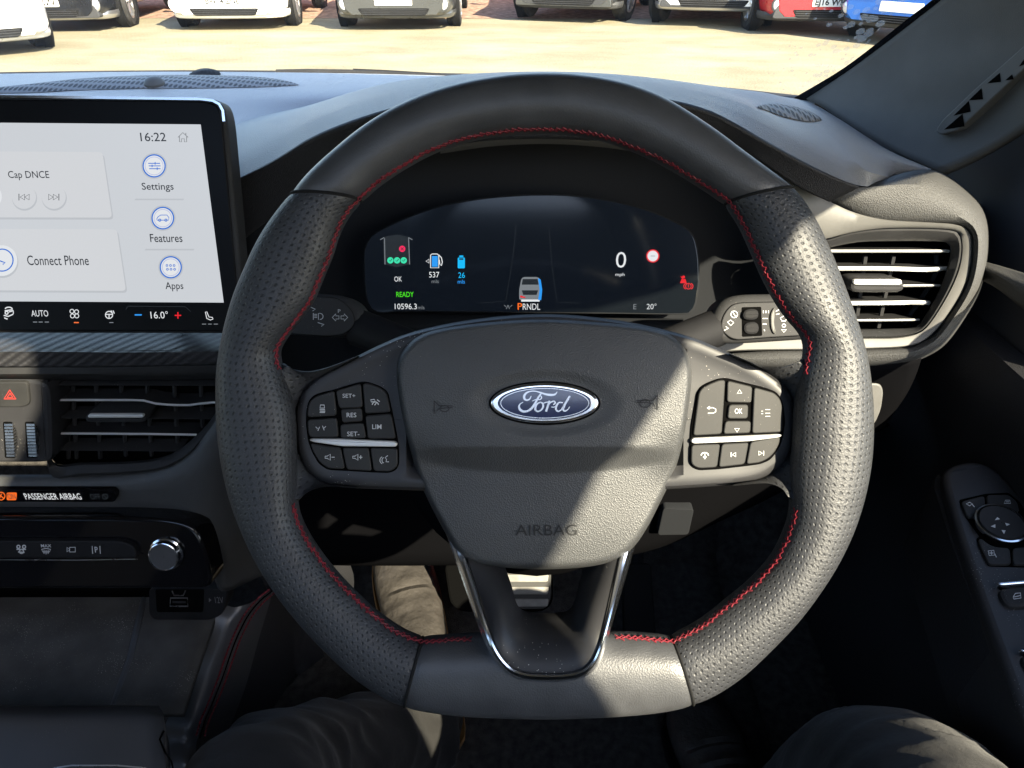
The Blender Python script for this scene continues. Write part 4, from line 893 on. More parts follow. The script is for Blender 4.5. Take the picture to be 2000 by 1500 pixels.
# spoke housing: one satin moulding behind the airbag cover
hous = [(690, 699), (655, 717), (625, 733), (600, 753), (584, 778), (577, 808), (577, 842), (582, 880), (593, 908), (612, 931), (640, 947), (690, 953), (760, 956), (825, 958), (900, 960), (1000, 962), (1130, 962), (1230, 960), (1300, 956), (1390, 950), (1450, 945), (1490, 934), (1520, 915), (1540, 893), (1550, 865), (1553, 830), (1552, 795), (1545, 770), (1530, 750), (1506, 731), (1478, 713), (1440, 696), (1395, 676), (1340, 655), (1240, 631), (1150, 618), (1062, 613), (972, 618), (880, 631), (800, 650), (745, 672)]
ring = catmull(hous, 160, True); b = MB(); rows = []
def hin(p, d): # inset a point towards the housing's spine
    c = Vector((min(max(p.x, 690), 1440), 820)); v = c-p; return p+v.normalized()*min(d, v.length*(0.9 if d < 500 else 0.998))
for d, h in ((0, -0.040), (0, -0.014), (2, -0.0105), (6, -0.0085), (14, -0.0078), (26, -0.0085), (45, -0.0135), (90, -0.017), (150, -0.017), (1000, -0.017)):
    rows.append([PW.at(q.x, q.y, h if (d < 40 or 795 < q.x < 1330) else -0.0092) for q in [hin(p, d) for p in ring]])
b.grid(rows, True); b.build('spoke_housing', G['satin'], sw)
# switch pods
HB0, HB1 = -0.0125, -0.0062
def pod(outline, buttons, strip):
    plate('switch_recess', outline, PW, -0.03, -0.0080, G['void'], sw, 0.0003, 7)
    out = {}
    for nm, px in buttons.items(): out[nm] = plate('button', px, PW, HB0, HB1, G['button'], sw, 0.0006, 3)
    plate('bright_strip', strip, PW, HB0, HB1+0.0008, G['bright'], sw, 0.0008, 2)
    return out
L_out = [(598, 800), (602, 783), (612, 772), (630, 766), (653, 761), (677, 753), (707, 745), (722, 747), (743, 755), (757, 765), (765, 800), (775, 850), (779, 875), (779, 908), (773, 919), (760, 924), (727, 923), (677, 920), (640, 918), (622, 906), (609, 883), (601, 860), (597, 825)]
Lb = pod(L_out, dict(
  lane=[(600, 803), (604, 785), (616, 774), (652, 763), (657, 812), (600, 815)], cruise=[(600, 820), (657, 816), (661, 854), (606, 855), (601, 845)],
  setp=[(656, 763), (704, 749), (708, 796), (664, 798), (660, 790)], res=[(665, 799), (706, 797), (708, 823), (668, 826)], setm=[(664, 829), (709, 826), (715, 856), (665, 856)],
  dist=[(708, 749), (722, 749), (742, 757), (755, 767), (763, 805), (713, 808)], lim=[(713, 812), (764, 808), (773, 857), (718, 857)],
  vdn=[(605, 866), (665, 875), (673, 916), (641, 915), (625, 904), (612, 884)], vup=[(668, 875), (719, 875), (726, 920), (677, 917)], voice=[(723, 875), (776, 876), (776, 907), (771, 916), (760, 921), (730, 920)]),
  [(602, 857), (660, 857), (774, 862), (776, 873), (668, 872), (607, 863)])
R_out = [(1420, 738), (1404, 739), (1383, 747), (1369, 755), (1362, 766), (1359, 780), (1355, 804), (1350, 832), (1348, 862), (1347, 903), (1352, 913), (1365, 919), (1402, 917), (1455, 911), (1485, 907), (1504, 899), (1516, 885), (1526, 867), (1531, 847), (1534, 825), (1531, 795), (1526, 777), (1516, 765), (1492, 756), (1471, 751), (1447, 745)]
Rb = pod(R_out, dict(
  back=[(1417, 742), (1405, 742), (1385, 750), (1371, 758), (1365, 768), (1354, 851), (1410, 848)], up=[(1421, 743), (1470, 755), (1468, 787), (1420, 786)], ok=[(1424, 790), (1462, 790), (1461, 818), (1421, 818)], down=[(1417, 822), (1467, 822), (1466, 846), (1413, 848)],
  menu=[(1473, 756), (1512, 767), (1524, 779), (1529, 797), (1529, 844), (1469, 847)], call=[(1351, 869), (1407, 867), (1401, 913), (1366, 915), (1354, 910), (1350, 902)], prev=[(1410, 867), (1463, 864), (1455, 907), (1404, 913)], nxt=[(1466, 863), (1525, 852), (1522, 868), (1513, 884), (1501, 896), (1484, 904), (1458, 907)]),
  [(1351, 856), (1465, 851), (1528, 848), (1526, 854), (1465, 862), (1351, 867)])
HT = HB1+0.0003
def btxt(bt, s, box): text(s, PW, box, G['print'], bt, h=HT, bold=0.006)
def bsym(bt, lines, w=1.6): strokes('symbol', PW, lines, w, G['print'], bt, HT)
btxt(Lb['setp'], 'SET+', (669, 769, 694, 777)); btxt(Lb['res'], 'RES', (677, 806, 696, 815)); btxt(Lb['setm'], 'SET-', (678, 843, 702, 852)); btxt(Lb['lim'], 'LIM', (727, 829, 745, 838))
bsym(Lb['lane'], [[(625, 797), (626, 791), (633, 791), (634, 797), 'c'], [(625, 800), (634, 800)], [(625.5, 803), (634.5, 803)], [(625, 805.5), (634, 805.5)]], 1.8)
bsym(Lb['cruise'], [[(617, 834), (620, 837)], [(624, 834), (621, 841)], [(630, 832), (633, 840)], [(636, 833), (633, 836)]], 1.4)
bsym(Lb['dist'], [[(724, 781), (731, 780), (733, 784), (725, 785), 'c'], circ(733, 791, 6, 9, None, 10, 170), [(737, 781), (741, 784)], [(732, 791), (735, 787)]], 1.8)
for nm, u0, sg in (('vdn', 635, '-'), ('vup', 689, '+')):
    ln = [[(u0, 891), (u0+4, 891), (u0+10, 887), (u0+10, 899), (u0+4, 895), (u0, 895), 'c'], [(u0+13, 893), (u0+18, 893)]]
    if sg == '+': ln.append([(u0+15.5, 890), (u0+15.5, 896)])
    bsym(Lb[nm], ln, 1.5)
bsym(Lb['voice'], [[(757, 890), (752, 894), (755, 897), (754, 902), (759, 902)], circ(749, 899, 3, 6, 5, 90, 270), circ(748, 899, 6, 6, 7, 110, 250)], 1.4)
bsym(Rb['up'], [[(1444.5, 761), (1449, 768), (1440, 768), 'c']], 1.5); bsym(Rb['down'], [[(1439.5, 844), (1444, 837), (1435, 837), 'c']], 1.5); btxt(Rb['ok'], 'OK', (1435, 798, 1450, 808))
bsym(Rb['back'], [[(1382, 797), (1392, 796), (1398, 799), (1398, 804), (1393, 807), (1383, 807)], [(1386, 794), (1381, 797), (1385, 799)]], 1.5)
bsym(Rb['menu'], [[(1495, 800), (1504, 800)], [(1495, 807), (1504, 807)], [(1495, 813), (1504, 813)], [(1487, 803), (1490, 803)], [(1487, 808), (1490, 808)]], 1.0)
bsym(Rb['call'], [circ(1376.5, 889, 7, 9, 5, 0, 180), [(1376.5, 888), (1376.5, 896)], [(1374, 892), (1376.5, 896), (1379, 892)]], 2.0)
bsym(Rb['prev'], [[(1428, 884), (1428, 892)], [(1437, 884), (1430, 888), (1437, 892), 'c']], 1.6); bsym(Rb['nxt'], [[(1491.5, 881), (1491.5, 889)], [(1482, 881), (1489, 885), (1482, 889), 'c']], 1.6)
# airbag cover
HUB = [(786, 681), (813, 656), (866, 639), (972, 626), (1062, 622), (1149, 626), (1237, 634), (1300, 647), (1332, 670), (1350, 702), (1353, 741), (1347, 794), (1339, 847), (1326, 900), (1311, 937), (1290, 980), (1262, 1034), (1234, 1072), (1201, 1094), (1148, 1107), (1062, 1112), (972, 1107), (919, 1094), (893, 1077), (866, 1034), (838, 981), (816, 930), (799, 875), (785, 819), (776, 769), (772, 730), (775, 702)]
def sm(a, b, x): t = min(max((x-a)/(b-a), 0), 1); return t*t*(3-2*t)
def hub_h(u, v):
    x = (u-1062)/290.0
    up = 0.006-0.004*x*x-0.006*max(0, (760-v)/140)**2
    lo = -0.005-0.003*x*x-0.003*max(0, (v-1000)/110)**2
    vm = 872+6*x*x; k = min(max((v-vm)/max(52.0*(1-0.8*x*x), 12.0), 0), 1); k = k if abs(x) < 0.6 else k+(sm(820, 960, v)-k)*sm(0.6, 0.95, abs(x))
    h = up*(1-k)+lo*k
    d = math.hypot((u-1064)/118, (v-788)/52)     # dished seat of the badge
    return h-0.0018*(1-sm(0.9, 1.35, d))
N_, RN = 200, 70
ring = catmull(HUB, N_, True); b = MB(); rows = []
for k in range(RN+1):
    s = 1-k/RN; s = max(s, 0.004); row = []
    e = 1-s; roll = math.sqrt(max(0, 1-(1-min(e/0.04, 1))**2))
    for p in ring:
        u = 1062+(p.x-1062)*s; v = 830+(p.y-830)*s
        row.append(PW.at(u, v, hub_h(u, v)*roll-0.017*(1-roll)))
    rows.append(row)
rows.insert(0, [PW.at(p.x, p.y, -0.035) for p in ring])
b.grid(rows, True); hub = b.build('airbag_cover', G['vinyl'], sw, True, 60)
def on_hub(name, lines, w, m, dh=0.0007):
    b = MB()
    for ln in lines:
        cl = ln[-1] == 'c'; P = [Vector(p[:2]) for p in (ln[:-1] if cl else ln)]; n = len(P); Lp, Rp = [], []
        for i in range(n):
            a = P[(i-1) % n] if (cl or i) else P[i]; c = P[(i+1) % n] if (cl or i < n-1) else P[i]
            t = (c-a).normalized(); nn = Vector((-t.y, t.x))*w*0.5; Lp.append(P[i]+nn); Rp.append(P[i]-nn)
        V = [PW.at(p.x, p.y, hub_h(p.x, p.y)+dh) for p in Lp+Rp]
        b.add(V, [(i, n+i, n+(i+1) % n, (i+1) % n) for i in range(n if cl else n-1)])
    return b.build(name, m, sw, False)
on_hub('horn_symbol', [[(848, 783), (848, 808), (856, 799), (868, 797), (884, 796)], [(848, 783), (857, 792), (884, 793)], circ(868, 798, 9, 16, 6)], 1.6, G['emboss'])
on_hub('horn_symbol', [[(1284, 772), (1284, 800), (1276, 789), (1262, 786), (1243, 786)], [(1284, 772), (1276, 782), (1243, 783)], circ(1260, 788, 10, 16, 8)], 1.6, G['emboss'])
t_ = text('AIRBAG', PW, (1007, 1025, 1127, 1046), G['emboss'], sw, h=0.0, bold=-0.004)
for v in t_.data.vertices:       # lay the embossed letters on the curved cover
    q = v.co-CAM; uu = 1000+F*q.dot(RGT)/q.dot(FWD); vv = 750-F*q.dot(UPV)/q.dot(FWD); v.co = PW.at(uu, vv, hub_h(uu, vv)+0.0008)
# oval badge
HBD = hub_h(1064, 788)
def ell(a, b_, n=64): return [(1064+a*math.cos(2*math.pi*k/n), 787.5+b_*math.sin(2*math.pi*k/n)) for k in range(n)]
plate('badge_seat', ell(109, 43), PW, HBD-0.004, HBD+0.0002, G['void'], sw, 0.0002, 0)
bd = plate('badge', ell(106, 40), PW, HBD-0.002, HBD+0.0022, G['chrome'], sw, 0.0016, 0, 0, 4)
plate('badge_face', ell(92, 32), PW, HBD, HBD+0.0028, G['badge_blue'], bd, 0.0006, 0)
HL = HBD+0.0031
strokes('badge_line', PW, [ell(86, 29)+['c']], 1.5, G['chrome_satin'], bd, HL)
def Z(p): return [(940+x/8.0, 730+y/8.0) for x, y in p]
script = [ (Z([(1185,285),(1150,322),(1080,330),(1000,318),(920,292),(840,272),(765,275),(705,300),(672,345),(675,390),(710,412),(755,395),(778,350)]), (1.2,3.4,4.4,3.8,2.6,2.0,2.2,3.4,4.4,4.2,3.2,2.6,1.5)),
           (Z([(935,308),(905,350),(870,410),(830,480),(780,545),(720,582),(655,588),(608,560),(590,515),(605,475),(650,445)]), (2.6,3.4,3.8,4.2,4.4,3.8,4.4,4.6,3.6,2.2,1.2)),
           (Z([(800,425),(860,400),(900,405),(930,395),(942,365),(925,345),(900,368)]), (1.2,1.8,2.0,2.0,2.0,1.6,1.2)),
           (Z([(925,445),(880,465),(850,510),(845,560),(880,588),(930,570),(965,520),(960,465),(925,445)]), (2.4,2.8,3.8,3.8,3.0,2.8,3.6,3.4,2.4)),
           (Z([(955,470),(1000,450),(1050,440)]), (1.4,2.0,2.2)), (Z([(1065,430),(1045,490),(1015,580)]), (3.4,4.0,4.0)), (Z([(1045,500),(1080,450),(1130,430),(1155,455),(1130,480)]), (2.0,2.4,3.0,3.2,2.0)),
           (Z([(1100,520),(1140,520),(1175,490)]), (1.6,1.8,1.6)),
           (Z([(1270,450),(1215,450),(1175,500),(1170,560),(1205,585),(1250,560),(1285,500)]), (2.4,2.8,3.8,3.8,3.2,2.6,2.2)),
           (Z([(1380,355),(1340,420),(1300,490),(1280,550),(1300,582),(1345,565),(1382,515)]), (3.6,4.0,4.2,4.2,3.4,2.4,1.2)) ]
b = MB()
for pts, wd in script:
    k = max(12, 6*len(pts)); P3 = catmull([(p[0], p[1], w_) for p, w_ in zip(pts, wd)], k)
    ribbon_mesh(b, [(p.x, p.y) for p in P3], [p.z for p in P3], PW, HL+0.0001)
b.build('badge_script', G['chrome_satin'], bd, False)
# lower spoke: bright U trim, dished insert with an opening
cout = [(872, 1045), (885, 1084), (899, 1124), (927, 1205), (952, 1267), (977, 1304), (1008, 1326), (1058, 1333), (1126, 1329), (1160, 1310), (1178, 1279), (1194, 1224), (1216, 1149), (1237, 1078), (1248, 1040)]
cin = [(898, 1045), (908, 1075), (915, 1096), (952, 1211), (971, 1264), (996, 1298), (1027, 1312), (1070, 1315), (1116, 1312), (1147, 1298), (1166, 1267), (1185, 1196), (1206, 1096), (1212, 1070), (1219, 1040)]
def ht(v): return -0.020+0.042*sm(1050, 1280, v)
A, B = catmull(cout, 90), catmull(cin, 90); b = MB(); rows = []
for t, dh in ((0.0, -0.014), (0.0, -0.003), (0.06, -0.0006), (0.22, 0.0006), (0.40, 0.0034), (0.60, 0.0040), (0.80, 0.0034), (0.94, 0.0014), (1.0, -0.001), (1.0, -0.006)):
    rows.append([PW.at(a.x*(1-t)+c.x*t, a.y*(1-t)+c.y*t, ht(a.y*(1-t)+c.y*t)+dh) for a, c in zip(A, B)])
b.grid(rows); b.build('bright_surround', G['chrome_u'], sw)
hole = [(975, 1070), (982, 1095), (988, 1112), (999, 1143), (1008, 1176), (1020, 1191), (1040, 1196), (1062, 1197), (1090, 1196), (1108, 1192), (1120, 1178), (1129, 1152), (1138, 1112), (1143, 1095), (1150, 1070)]
Hh = catmull(hole, 90); b = MB(); rows = []
for t, dh in ((0.0, 0.001), (0.1, 0.0005), (0.3, -0.002), (0.5, -0.007), (0.7, -0.017), (0.85, -0.026), (1.0, -0.036), (1.0, -0.05)):
    rows.append([PW.at(a.x*(1-t)+c.x*t, a.y*(1-t)+c.y*t, ht(a.y)+dh) for a, c in zip(B, Hh)])
b.grid(rows); b.build('lower_spoke', G['satin'], sw)
# column shroud behind the wheel
col_ = thing('column_shroud', 'black plastic steering column shroud behind the wheel hub', 'shroud', PW.pt(0, 0, -0.12))
b = MB(); ax = -PW.n
prof = [(0.05, 0.06, 0.03), (0.085, 0.10, 0.05), (0.105, 0.14, 0.10), (0.115, 0.165, 0.17), (0.12, 0.15, 0.26)]
b.grid([[PW.P+PW.ex*(rx*math.cos(a)*1.0)+PW.ey*(rz*math.sin(a)*(0.8 if math.sin(a) < 0 else 0.22)-0.03)-PW.n*(hh+0.02) for a in [2*math.pi*k/32 for k in range(32)]] for rx, rz, hh in prof], True); b.build('shroud', G['under_dash_shade'], col_)
def stalk(label, px, inset, root_u, side, lines, texts, extra=None):
    s = thing('control_stalk', label, 'stalk', at(root_u, 640, .52), 'stalks behind the steering wheel')
    P = tilted(sum(p[0] for p in px)/len(px), 620, .515, 30)
    body = plate('stalk_body', px, P, -0.030, 0.0, G['stalk'], s, 0.009, 18, 0, 6)
    face = plate('stalk_face', inset, P, -0.004, 0.0010, G['stalk'], body, 0.0008, 14)
    strokes('outline', P, [[tuple(p) for p in roundpoly(inset, 14)]+['c']], 1.6, G['void'], body, 0.0004)
    strokes('symbol', P, lines, 1.5, G['print'], face, 0.0013)
    for t, bx in texts: text(t, P, bx, G['print'], face, h=0.0013)
    b = MB(); A = P.at(root_u, 640, -0.016); Bq = PW.pt(0, -0.01, -0.12); b.tube([A, A.lerp(Bq, 0.5)-PW.n*0.01, Bq], lambda t: 0.016-0.003*t, 12); b.build('stem', G['plastic_dark'], s)
    if extra: extra(P, face, body)
    return s
stalk('left control stalk with headlamp and indicator symbols', [(520, 575), (600, 571), (668, 575), (698, 592), (712, 620), (700, 648), (668, 660), (600, 656), (520, 650)], [(520, 581), (600, 579), (660, 582), (686, 604), (695, 630), (676, 652), (640, 657), (520, 648)], 700, -1,
   [[(612, 612), (612, 624)], [(614, 614), (619, 614)], [(614, 617), (619, 617)], [(614, 620), (619, 620)], circ(625, 618, 6, 9, None, -90, 90)+[(622, 612), (622, 624)], [(607, 600), (616, 604), (611, 607)], [(621, 630), (633, 634), (628, 637)],
    [(649, 620), (656, 613), (656, 617), (662, 617), (662, 623), (656, 623), (656, 627), 'c'], [(679, 620), (672, 613), (672, 617), (666, 617), (666, 623), (672, 623), (672, 627), 'c']], [('P', (660, 604, 665, 611))])
def wiper_extra(P, face, body):
    plate('dial_well', [(1449, 600), (1487, 599), (1489, 656), (1450, 658)], P, -0.002, 0.0016, G['void'], face, 0.0003, 3)
    plate('dial', [(1452, 603), (1483, 602), (1483, 625), (1450, 626)], P, 0.0, 0.005, G['plastic_dark'], face, 0.002, 3)
    plate('dial', [(1452, 629), (1483, 627), (1484, 653), (1453, 654)], P, 0.0, 0.0035, G['plastic_dark'], face, 0.002, 3)
    plate('bright_edge', [(1505, 614), (1511, 601), (1516, 601), (1512, 630), (1517, 653), (1511, 652), (1506, 640)], P, 0.0, 0.003, G['silver_trim'], face, 0.001, 4)
stalk('right control stalk with wiper dial and symbols in sunlight', [(1385, 640), (1400, 600), (1420, 581), (1450, 574), (1500, 573), (1620, 573), (1620, 660), (1500, 668), (1430, 672), (1395, 668)], [(1407, 640), (1413, 615), (1428, 596), (1447, 591), (1620, 588), (1620, 652), (1500, 659), (1437, 664), (1420, 656)], 1400, 1,
   [circ(1434, 614, 6.5, 12), [(1430, 608), (1438, 620)], [(1421, 629), (1427, 625), (1433, 630), (1427, 636), 'c'], [(1415, 645), (1423, 641), (1418, 638)], [(1490, 622), (1499, 622)], [(1490, 633), (1497, 633)], [(1491, 611), (1491, 607)], [(1496, 611), (1496, 607)], [(1501, 611), (1501, 607)], circ(1531, 636, 3.2, 12), [(1526, 644), (1536, 644), (1531, 649), 'c'], [(1524, 621), (1531, 617), (1537, 621), (1534, 627), (1527, 627), 'c'], [(1516, 608), (1521, 605)], [(1516, 614), (1522, 613)], [(1492.5, 644), (1493.5, 646)]], [], wiper_extra)
# ================================================================ TOUCHSCREEN
PT = tilted(200, 420, .585, 19.5, 0.6)
ts = thing('touchscreen', 'large tablet style touchscreen showing a pale home menu', 'touchscreen', PT.at(0, 645, -0.02))
HO = [(-420, 183), (405, 193), (440, 205), (478, 648), (478, 652), (-420, 650)]
plate('housing', [(-420, 180), (402, 190), (431, 197), (442, 228), (462, 440), (481, 652), (-420, 650)], PT, -0.020, 0.0, G['plastic'], ts, 0.004, 20, 0, 4)
gl = plate('front_glass', [(-420, 189), (398, 197), (424, 204), (433, 228), (452, 440), (471, 648), (-420, 645)], PT, -0.004, 0.0012, G['screen_black'], ts, 0.0012, 20)
strokes('bright_rim', PT, [[(-420, 184), (0, 188), (390, 193), (415, 196), (428, 203), (435, 216), (437, 235)]], 5, G['chrome'], ts, 0.0013)
H1, H2, H3 = 0.0016, 0.0019, 0.0022
dp = fill('display', PT, [[(-420, 236), (392, 243), (414, 414), (437, 591), (-420, 586)]], G['scr_bg'], ts, H1)
def card(px): 
    fill('card_shadow', PT, [roundpoly([(p[0]+3, p[1]+4) for p in px], 8)], G['scr_shadow'], dp, H1+0.0001)
    fill('card', PT, [roundpoly(px, 8)], G['scr_card'], dp, H2)
card([(-300, 294), (200, 297), (219, 425), (-300, 424)]); card([(-300, 446), (228, 448), (246, 568), (-300, 566)])
fill('separator', PT, [[(265, 388), (360, 388), (358, 391), (262, 391)]], G['scr_shadow'], dp, H2); fill('separator', PT, [[(285, 486), (380, 486), (378, 489), (282, 489)]], G['scr_shadow'], dp, H2)
text('16:22', PT, (274, 259, 324, 276), G['scr_ink'], dp, h=H3, bold=0.004)
strokes('home_icon', PT, [[(348, 268), (357, 259), (367, 268)], [(350.5, 267), (350.5, 277), (354.5, 277), (354.5, 271), (360, 271), (360, 277), (364.5, 277), (364.5, 267)], [(363, 260), (363, 264)]], 1.4, G['scr_grey'], dp, H3)
def appbtn(u, v, r, label, box, lines, w=1.4):
    fill('icon_disc', PT, [circ(u, v, r+4, 28)], G['scr_shadow'], dp, H2); fill('icon_disc', PT, [circ(u, v, r, 28)], G['scr_white'], dp, H2+0.00015)
    strokes('icon_ring', PT, [circ(u, v, r, 32)], 2.6, G['scr_blue'], dp, H3); strokes('icon_ring', PT, [circ(u, v, r-4, 32)], 1.1, G['scr_lilac'], dp, H3)
    strokes('icon', PT, lines, w, G['scr_blue'], dp, H3); text(label, PT, box, G['scr_ink'], dp, h=H3, bold=0.006)
appbtn(301, 324, 21.5, 'Settings', (277, 357, 339, 375), [[(290, 319), (312, 319)], [(291, 324), (313, 324)], [(292, 329.5), (313, 329.5)], [(303, 317), (303, 321)], [(297, 322), (297, 326)], [(307, 327.5), (307, 331.5)]], 1.7)
appbtn(318, 426, 21, 'Features', (293, 457, 356, 473), [[(306, 428), (308, 424), (314, 420), (326, 420), (330, 425), (329, 430), (307, 430), 'c'], circ(312, 430, 2.4, 10), circ(324, 430, 2.4, 10)])
appbtn(333.5, 522, 20.5, 'Apps', (323, 551, 358, 569), [circ(326+7*k, 518.5, 1.9, 8) for k in range(3)]+[circ(327+7*k, 526, 1.9, 8) for k in range(3)])
text('Cap DNCE', PT, (16, 334, 96, 352), G['scr_ink'], dp, h=H3, bold=0.004); text('Connect Phone', PT, (53, 499, 173, 518), G['scr_ink'], dp, h=H3, bold=0.004)
for cu_, d in ((47, -1), (105, 1)):
    fill('key_shadow', PT, [circ(cu_+1, 387, 24.5, 28)], G['scr_shadow'], dp, H2+0.0001); fill('media_key', PT, [circ(cu_, 384.5, 23.5, 28)], G['scr_card'], dp, H2+0.0002)
    strokes('icon', PT, [[(cu_-10*d, 379.5), (cu_-1*d, 385), (cu_-10*d, 390.5), 'c'], [(cu_-1*d, 379.5), (cu_+8*d, 385), (cu_-1*d, 390.5), 'c'], [(cu_+10*d, 379), (cu_+10*d, 391)]], 1.4, G['scr_ink'], dp, H3+0.0002)
fill('media_key', PT, [circ(-20, 384, 23.5, 28)], G['scr_white'], dp, H2+0.0002)
fill('phone_disc', PT, [circ(5, 512, 31, 30)], G['scr_shadow'], dp, H2+0.0001); fill('phone_disc', PT, [circ(4, 509, 30, 30)], G['scr_white'], dp, H2+0.0002)
strokes('phone_ring', PT, [circ(4, 508, 21.5, 32)], 2.4, G['scr_blue'], dp, H3+0.0003); strokes('phone_icon', PT, [[(-8, 500), (-4, 508), (4, 511), (10, 513), (6, 516)]], 2.2, G['scr_blue'], dp, H3+0.0003)
# climate bar below the menu
bar = fill('climate_bar', PT, [[(-420, 592), (438, 597), (444, 643), (-420, 640)]], G['screen_black'], ts, H1-0.0001)
def bsy(lines, w=1.6, m='px_white'): strokes('icon', PT, lines, w, G[m], bar, H2)
bsy([circ(17, 604, 7, 10, 4, 20, 160), [(10, 607), (24, 605)], circ(13, 611, 3, 8), [(18, 609), (26, 607), (26, 612)], [(8, 616), (16, 618), (25, 614)], [(9, 621), (14, 623)]], 2.2)
text('AUTO', PT, (61, 606, 94, 618), G['px_white'], bar, h=H2); bsy([[(65, 629), (72, 629)], [(76, 629), (83, 629)], [(88, 629), (95, 629)]], 1.6, 'px_grey')
bsy([circ(145-4.5, 608, 4, 10), circ(145+4.5, 609, 4, 10), circ(141.5, 617, 4, 10), circ(150, 617, 4, 10)], 1.5); bsy([[(145, 630), (153, 630)]], 2.2, 'px_orange')
bsy([circ(213, 615, 7, 16), [(206, 614), (220, 614)], [(213, 615), (213, 622)], [(217, 607), (219, 610)], [(221, 607), (223, 612)]], 1.8); bsy([[(214, 630), (221, 630)]], 1.4, 'px_grey')
bsy([[(264, 615), (276, 615)]], 2.6, 'px_blue'); bsy([[(342, 616), (353, 616)], [(347.5, 610.5), (347.5, 621.5)]], 2.4, 'px_red'); text('16.0\u00b0', PT, (294, 608, 328, 622), G['px_white'], bar, h=H2)
bsy([[(246, 604), (250, 598), (362, 599), (372, 608)]], 1.2, 'px_dim')
bsy([[(401, 609), (404, 622), (411, 625), (416, 623), (415, 620), (408, 619), (404, 609), 'c']], 1.5); bsy([[(395, 633), (402, 633)], [(407, 633), (413, 633)], [(418, 633), (425, 633)]], 1.5, 'px_grey')

# ================================================================ INSTRUMENT DISPLAY
PD = tilted(1035, 500, .640, 20)
idp = thing('instrument_display', 'dark arched digital instrument display behind the steering wheel', 'display', PD.at(1035, 612, -0.01))
OUTL = [(712, 500), (716, 480), (726, 462), (748, 448), (800, 424), (860, 404), (930, 390), (1000, 383), (1060, 381), (1120, 383), (1200, 395), (1270, 414), (1320, 436), (1346, 452), (1358, 475), (1364, 520), (1362, 570), (1352, 604), (1330, 612), (1200, 611), (1000, 609), (800, 607), (742, 610), (722, 596), (714, 560)]
plate('bezel', [(p[0]+(p[0]-1040)*0.008, p[1]+(p[1]-500)*0.02) for p in OUTL], PD, -0.02, -0.0004, G['recess'], idp, 0.001, 0, 120)
scr = plate('screen', OUTL, PD, -0.010, 0.0, G['cluster_glass'], idp, 0.0006, 0, 120)
D1 = 0.0004
def dt(s, box, m='px_white', bold=0.0): text(s, PD, box, G[m], scr, h=D1, bold=bold)
def ds(lines, w=1.5, m='px_white', nm='icon', h=D1): strokes(nm, PD, lines, w, G[m], scr, h)
def df(polys, m, nm='icon', h=D1): fill(nm, PD, polys, G[m], scr, h)
df([[(748, 468), (752, 462), (775, 458), (796, 462), (800, 468), (800, 516), (775, 522), (750, 516)]], 'px_dim', 'car_plan', 0.0002)
ds([[(751, 466), (752, 516)], [(798, 466), (800, 516)], [(743, 468), (750, 464)], [(805, 468), (798, 464)]], 1.6, 'px_grey', 'car_plan', 0.0003)
for k in range(3): df([circ(762.5+13*k, 508.5, 6.2, 18)], 'px_mint', 'belt_lamp'); ds([[(760+13*k, 508.5), (762+13*k, 510.5), (765.5+13*k, 506)]], 1.1, 'px_dim', 'belt_tick', D1+0.0001)
df([circ(785.5, 486, 6.2, 18)], 'px_pink', 'belt_lamp'); ds([[(783, 483.5), (788, 488.5)], [(788, 483.5), (783, 488.5)]], 1.1, 'px_dim', 'belt_cross', D1+0.0001)
dt('OK', (770, 540, 785, 550)); dt('READY', (774, 570, 808, 580), 'px_green', 0.006); dt('10596.3', (771, 593, 814, 604)); dt('mls', (816, 597, 829, 604), 'px_grey')
ds([[(841, 523), (841, 498), (844, 496), (854, 496), (857, 499), (857, 523), 'c'], [(857, 498), (862, 503), (864, 512), (862, 519), (859, 516), (858, 508)]], 1.8, 'px_white', 'fuel_icon'); df([[(843.5, 500), (855, 500), (855, 521), (843.5, 521)]], 'px_blue', 'fuel_level'); ds([[(832, 510), (838, 506), (838, 514), 'c']], 1.5)
dt('537', (838, 531, 858, 542)); dt('mls', (843, 546, 857, 553), 'px_grey'); dt('26', (895, 532, 908, 543), 'px_cyan'); dt('mls', (894, 546, 908, 554), 'px_blue')
df([roundpoly([(894, 503), (908, 503), (908, 524), (894, 524)], 2), [(897, 499), (905, 499), (905, 502), (897, 502)]], 'px_cyan', 'battery_icon')
df([[(897, 504.5), (905, 504.5), (905, 507.5), (897, 507.5)]], 'px_dim', 'battery_gap', D1+0.0001)
# little rear view of the car between lane lines
ds([[(1008, 440), (1002, 500), (988, 588), (938, 592)], [(1072, 440), (1078, 520), (1088, 590), (1130, 592)]], 1.0, 'px_dim', 'lane_line')
df([roundpoly([(1018, 545), (1022, 541), (1050, 541), (1055, 545), (1058, 566), (1057, 586), (1014, 586), (1014, 566)], 4)], 'px_grey', 'car_picture')
df([[(1021, 545), (1050, 545), (1052, 556), (1019, 556)]], 'px_dim', 'car_picture', D1+0.0001); df([[(1019, 567), (1051, 567), (1048, 576), (1022, 576)]], 'px_dim', 'car_picture', D1+0.0001)
df([[(1051, 543), (1056, 546), (1059, 566), (1057, 586), (1051, 586), (1054, 566)]], 'px_blue', 'car_picture', D1+0.0002); df([[(1016, 577), (1026, 580), (1026, 582), (1016, 581)]], 'px_red', 'car_picture', D1+0.0002)
df([[(1018, 585), (1054, 585), (1054, 589), (1018, 589)]], 'px_white', 'car_picture', D1+0.0001)
ds([[(985, 596), (988, 599)], [(992, 596), (989, 603)], [(995, 603), (993, 597)], [(1000, 596), (997, 599)]], 1.2, 'px_grey')
dt('P', (1011, 592, 1020, 605), 'px_orange', 0.01); dt('RNDL', (1021, 593, 1055, 605))
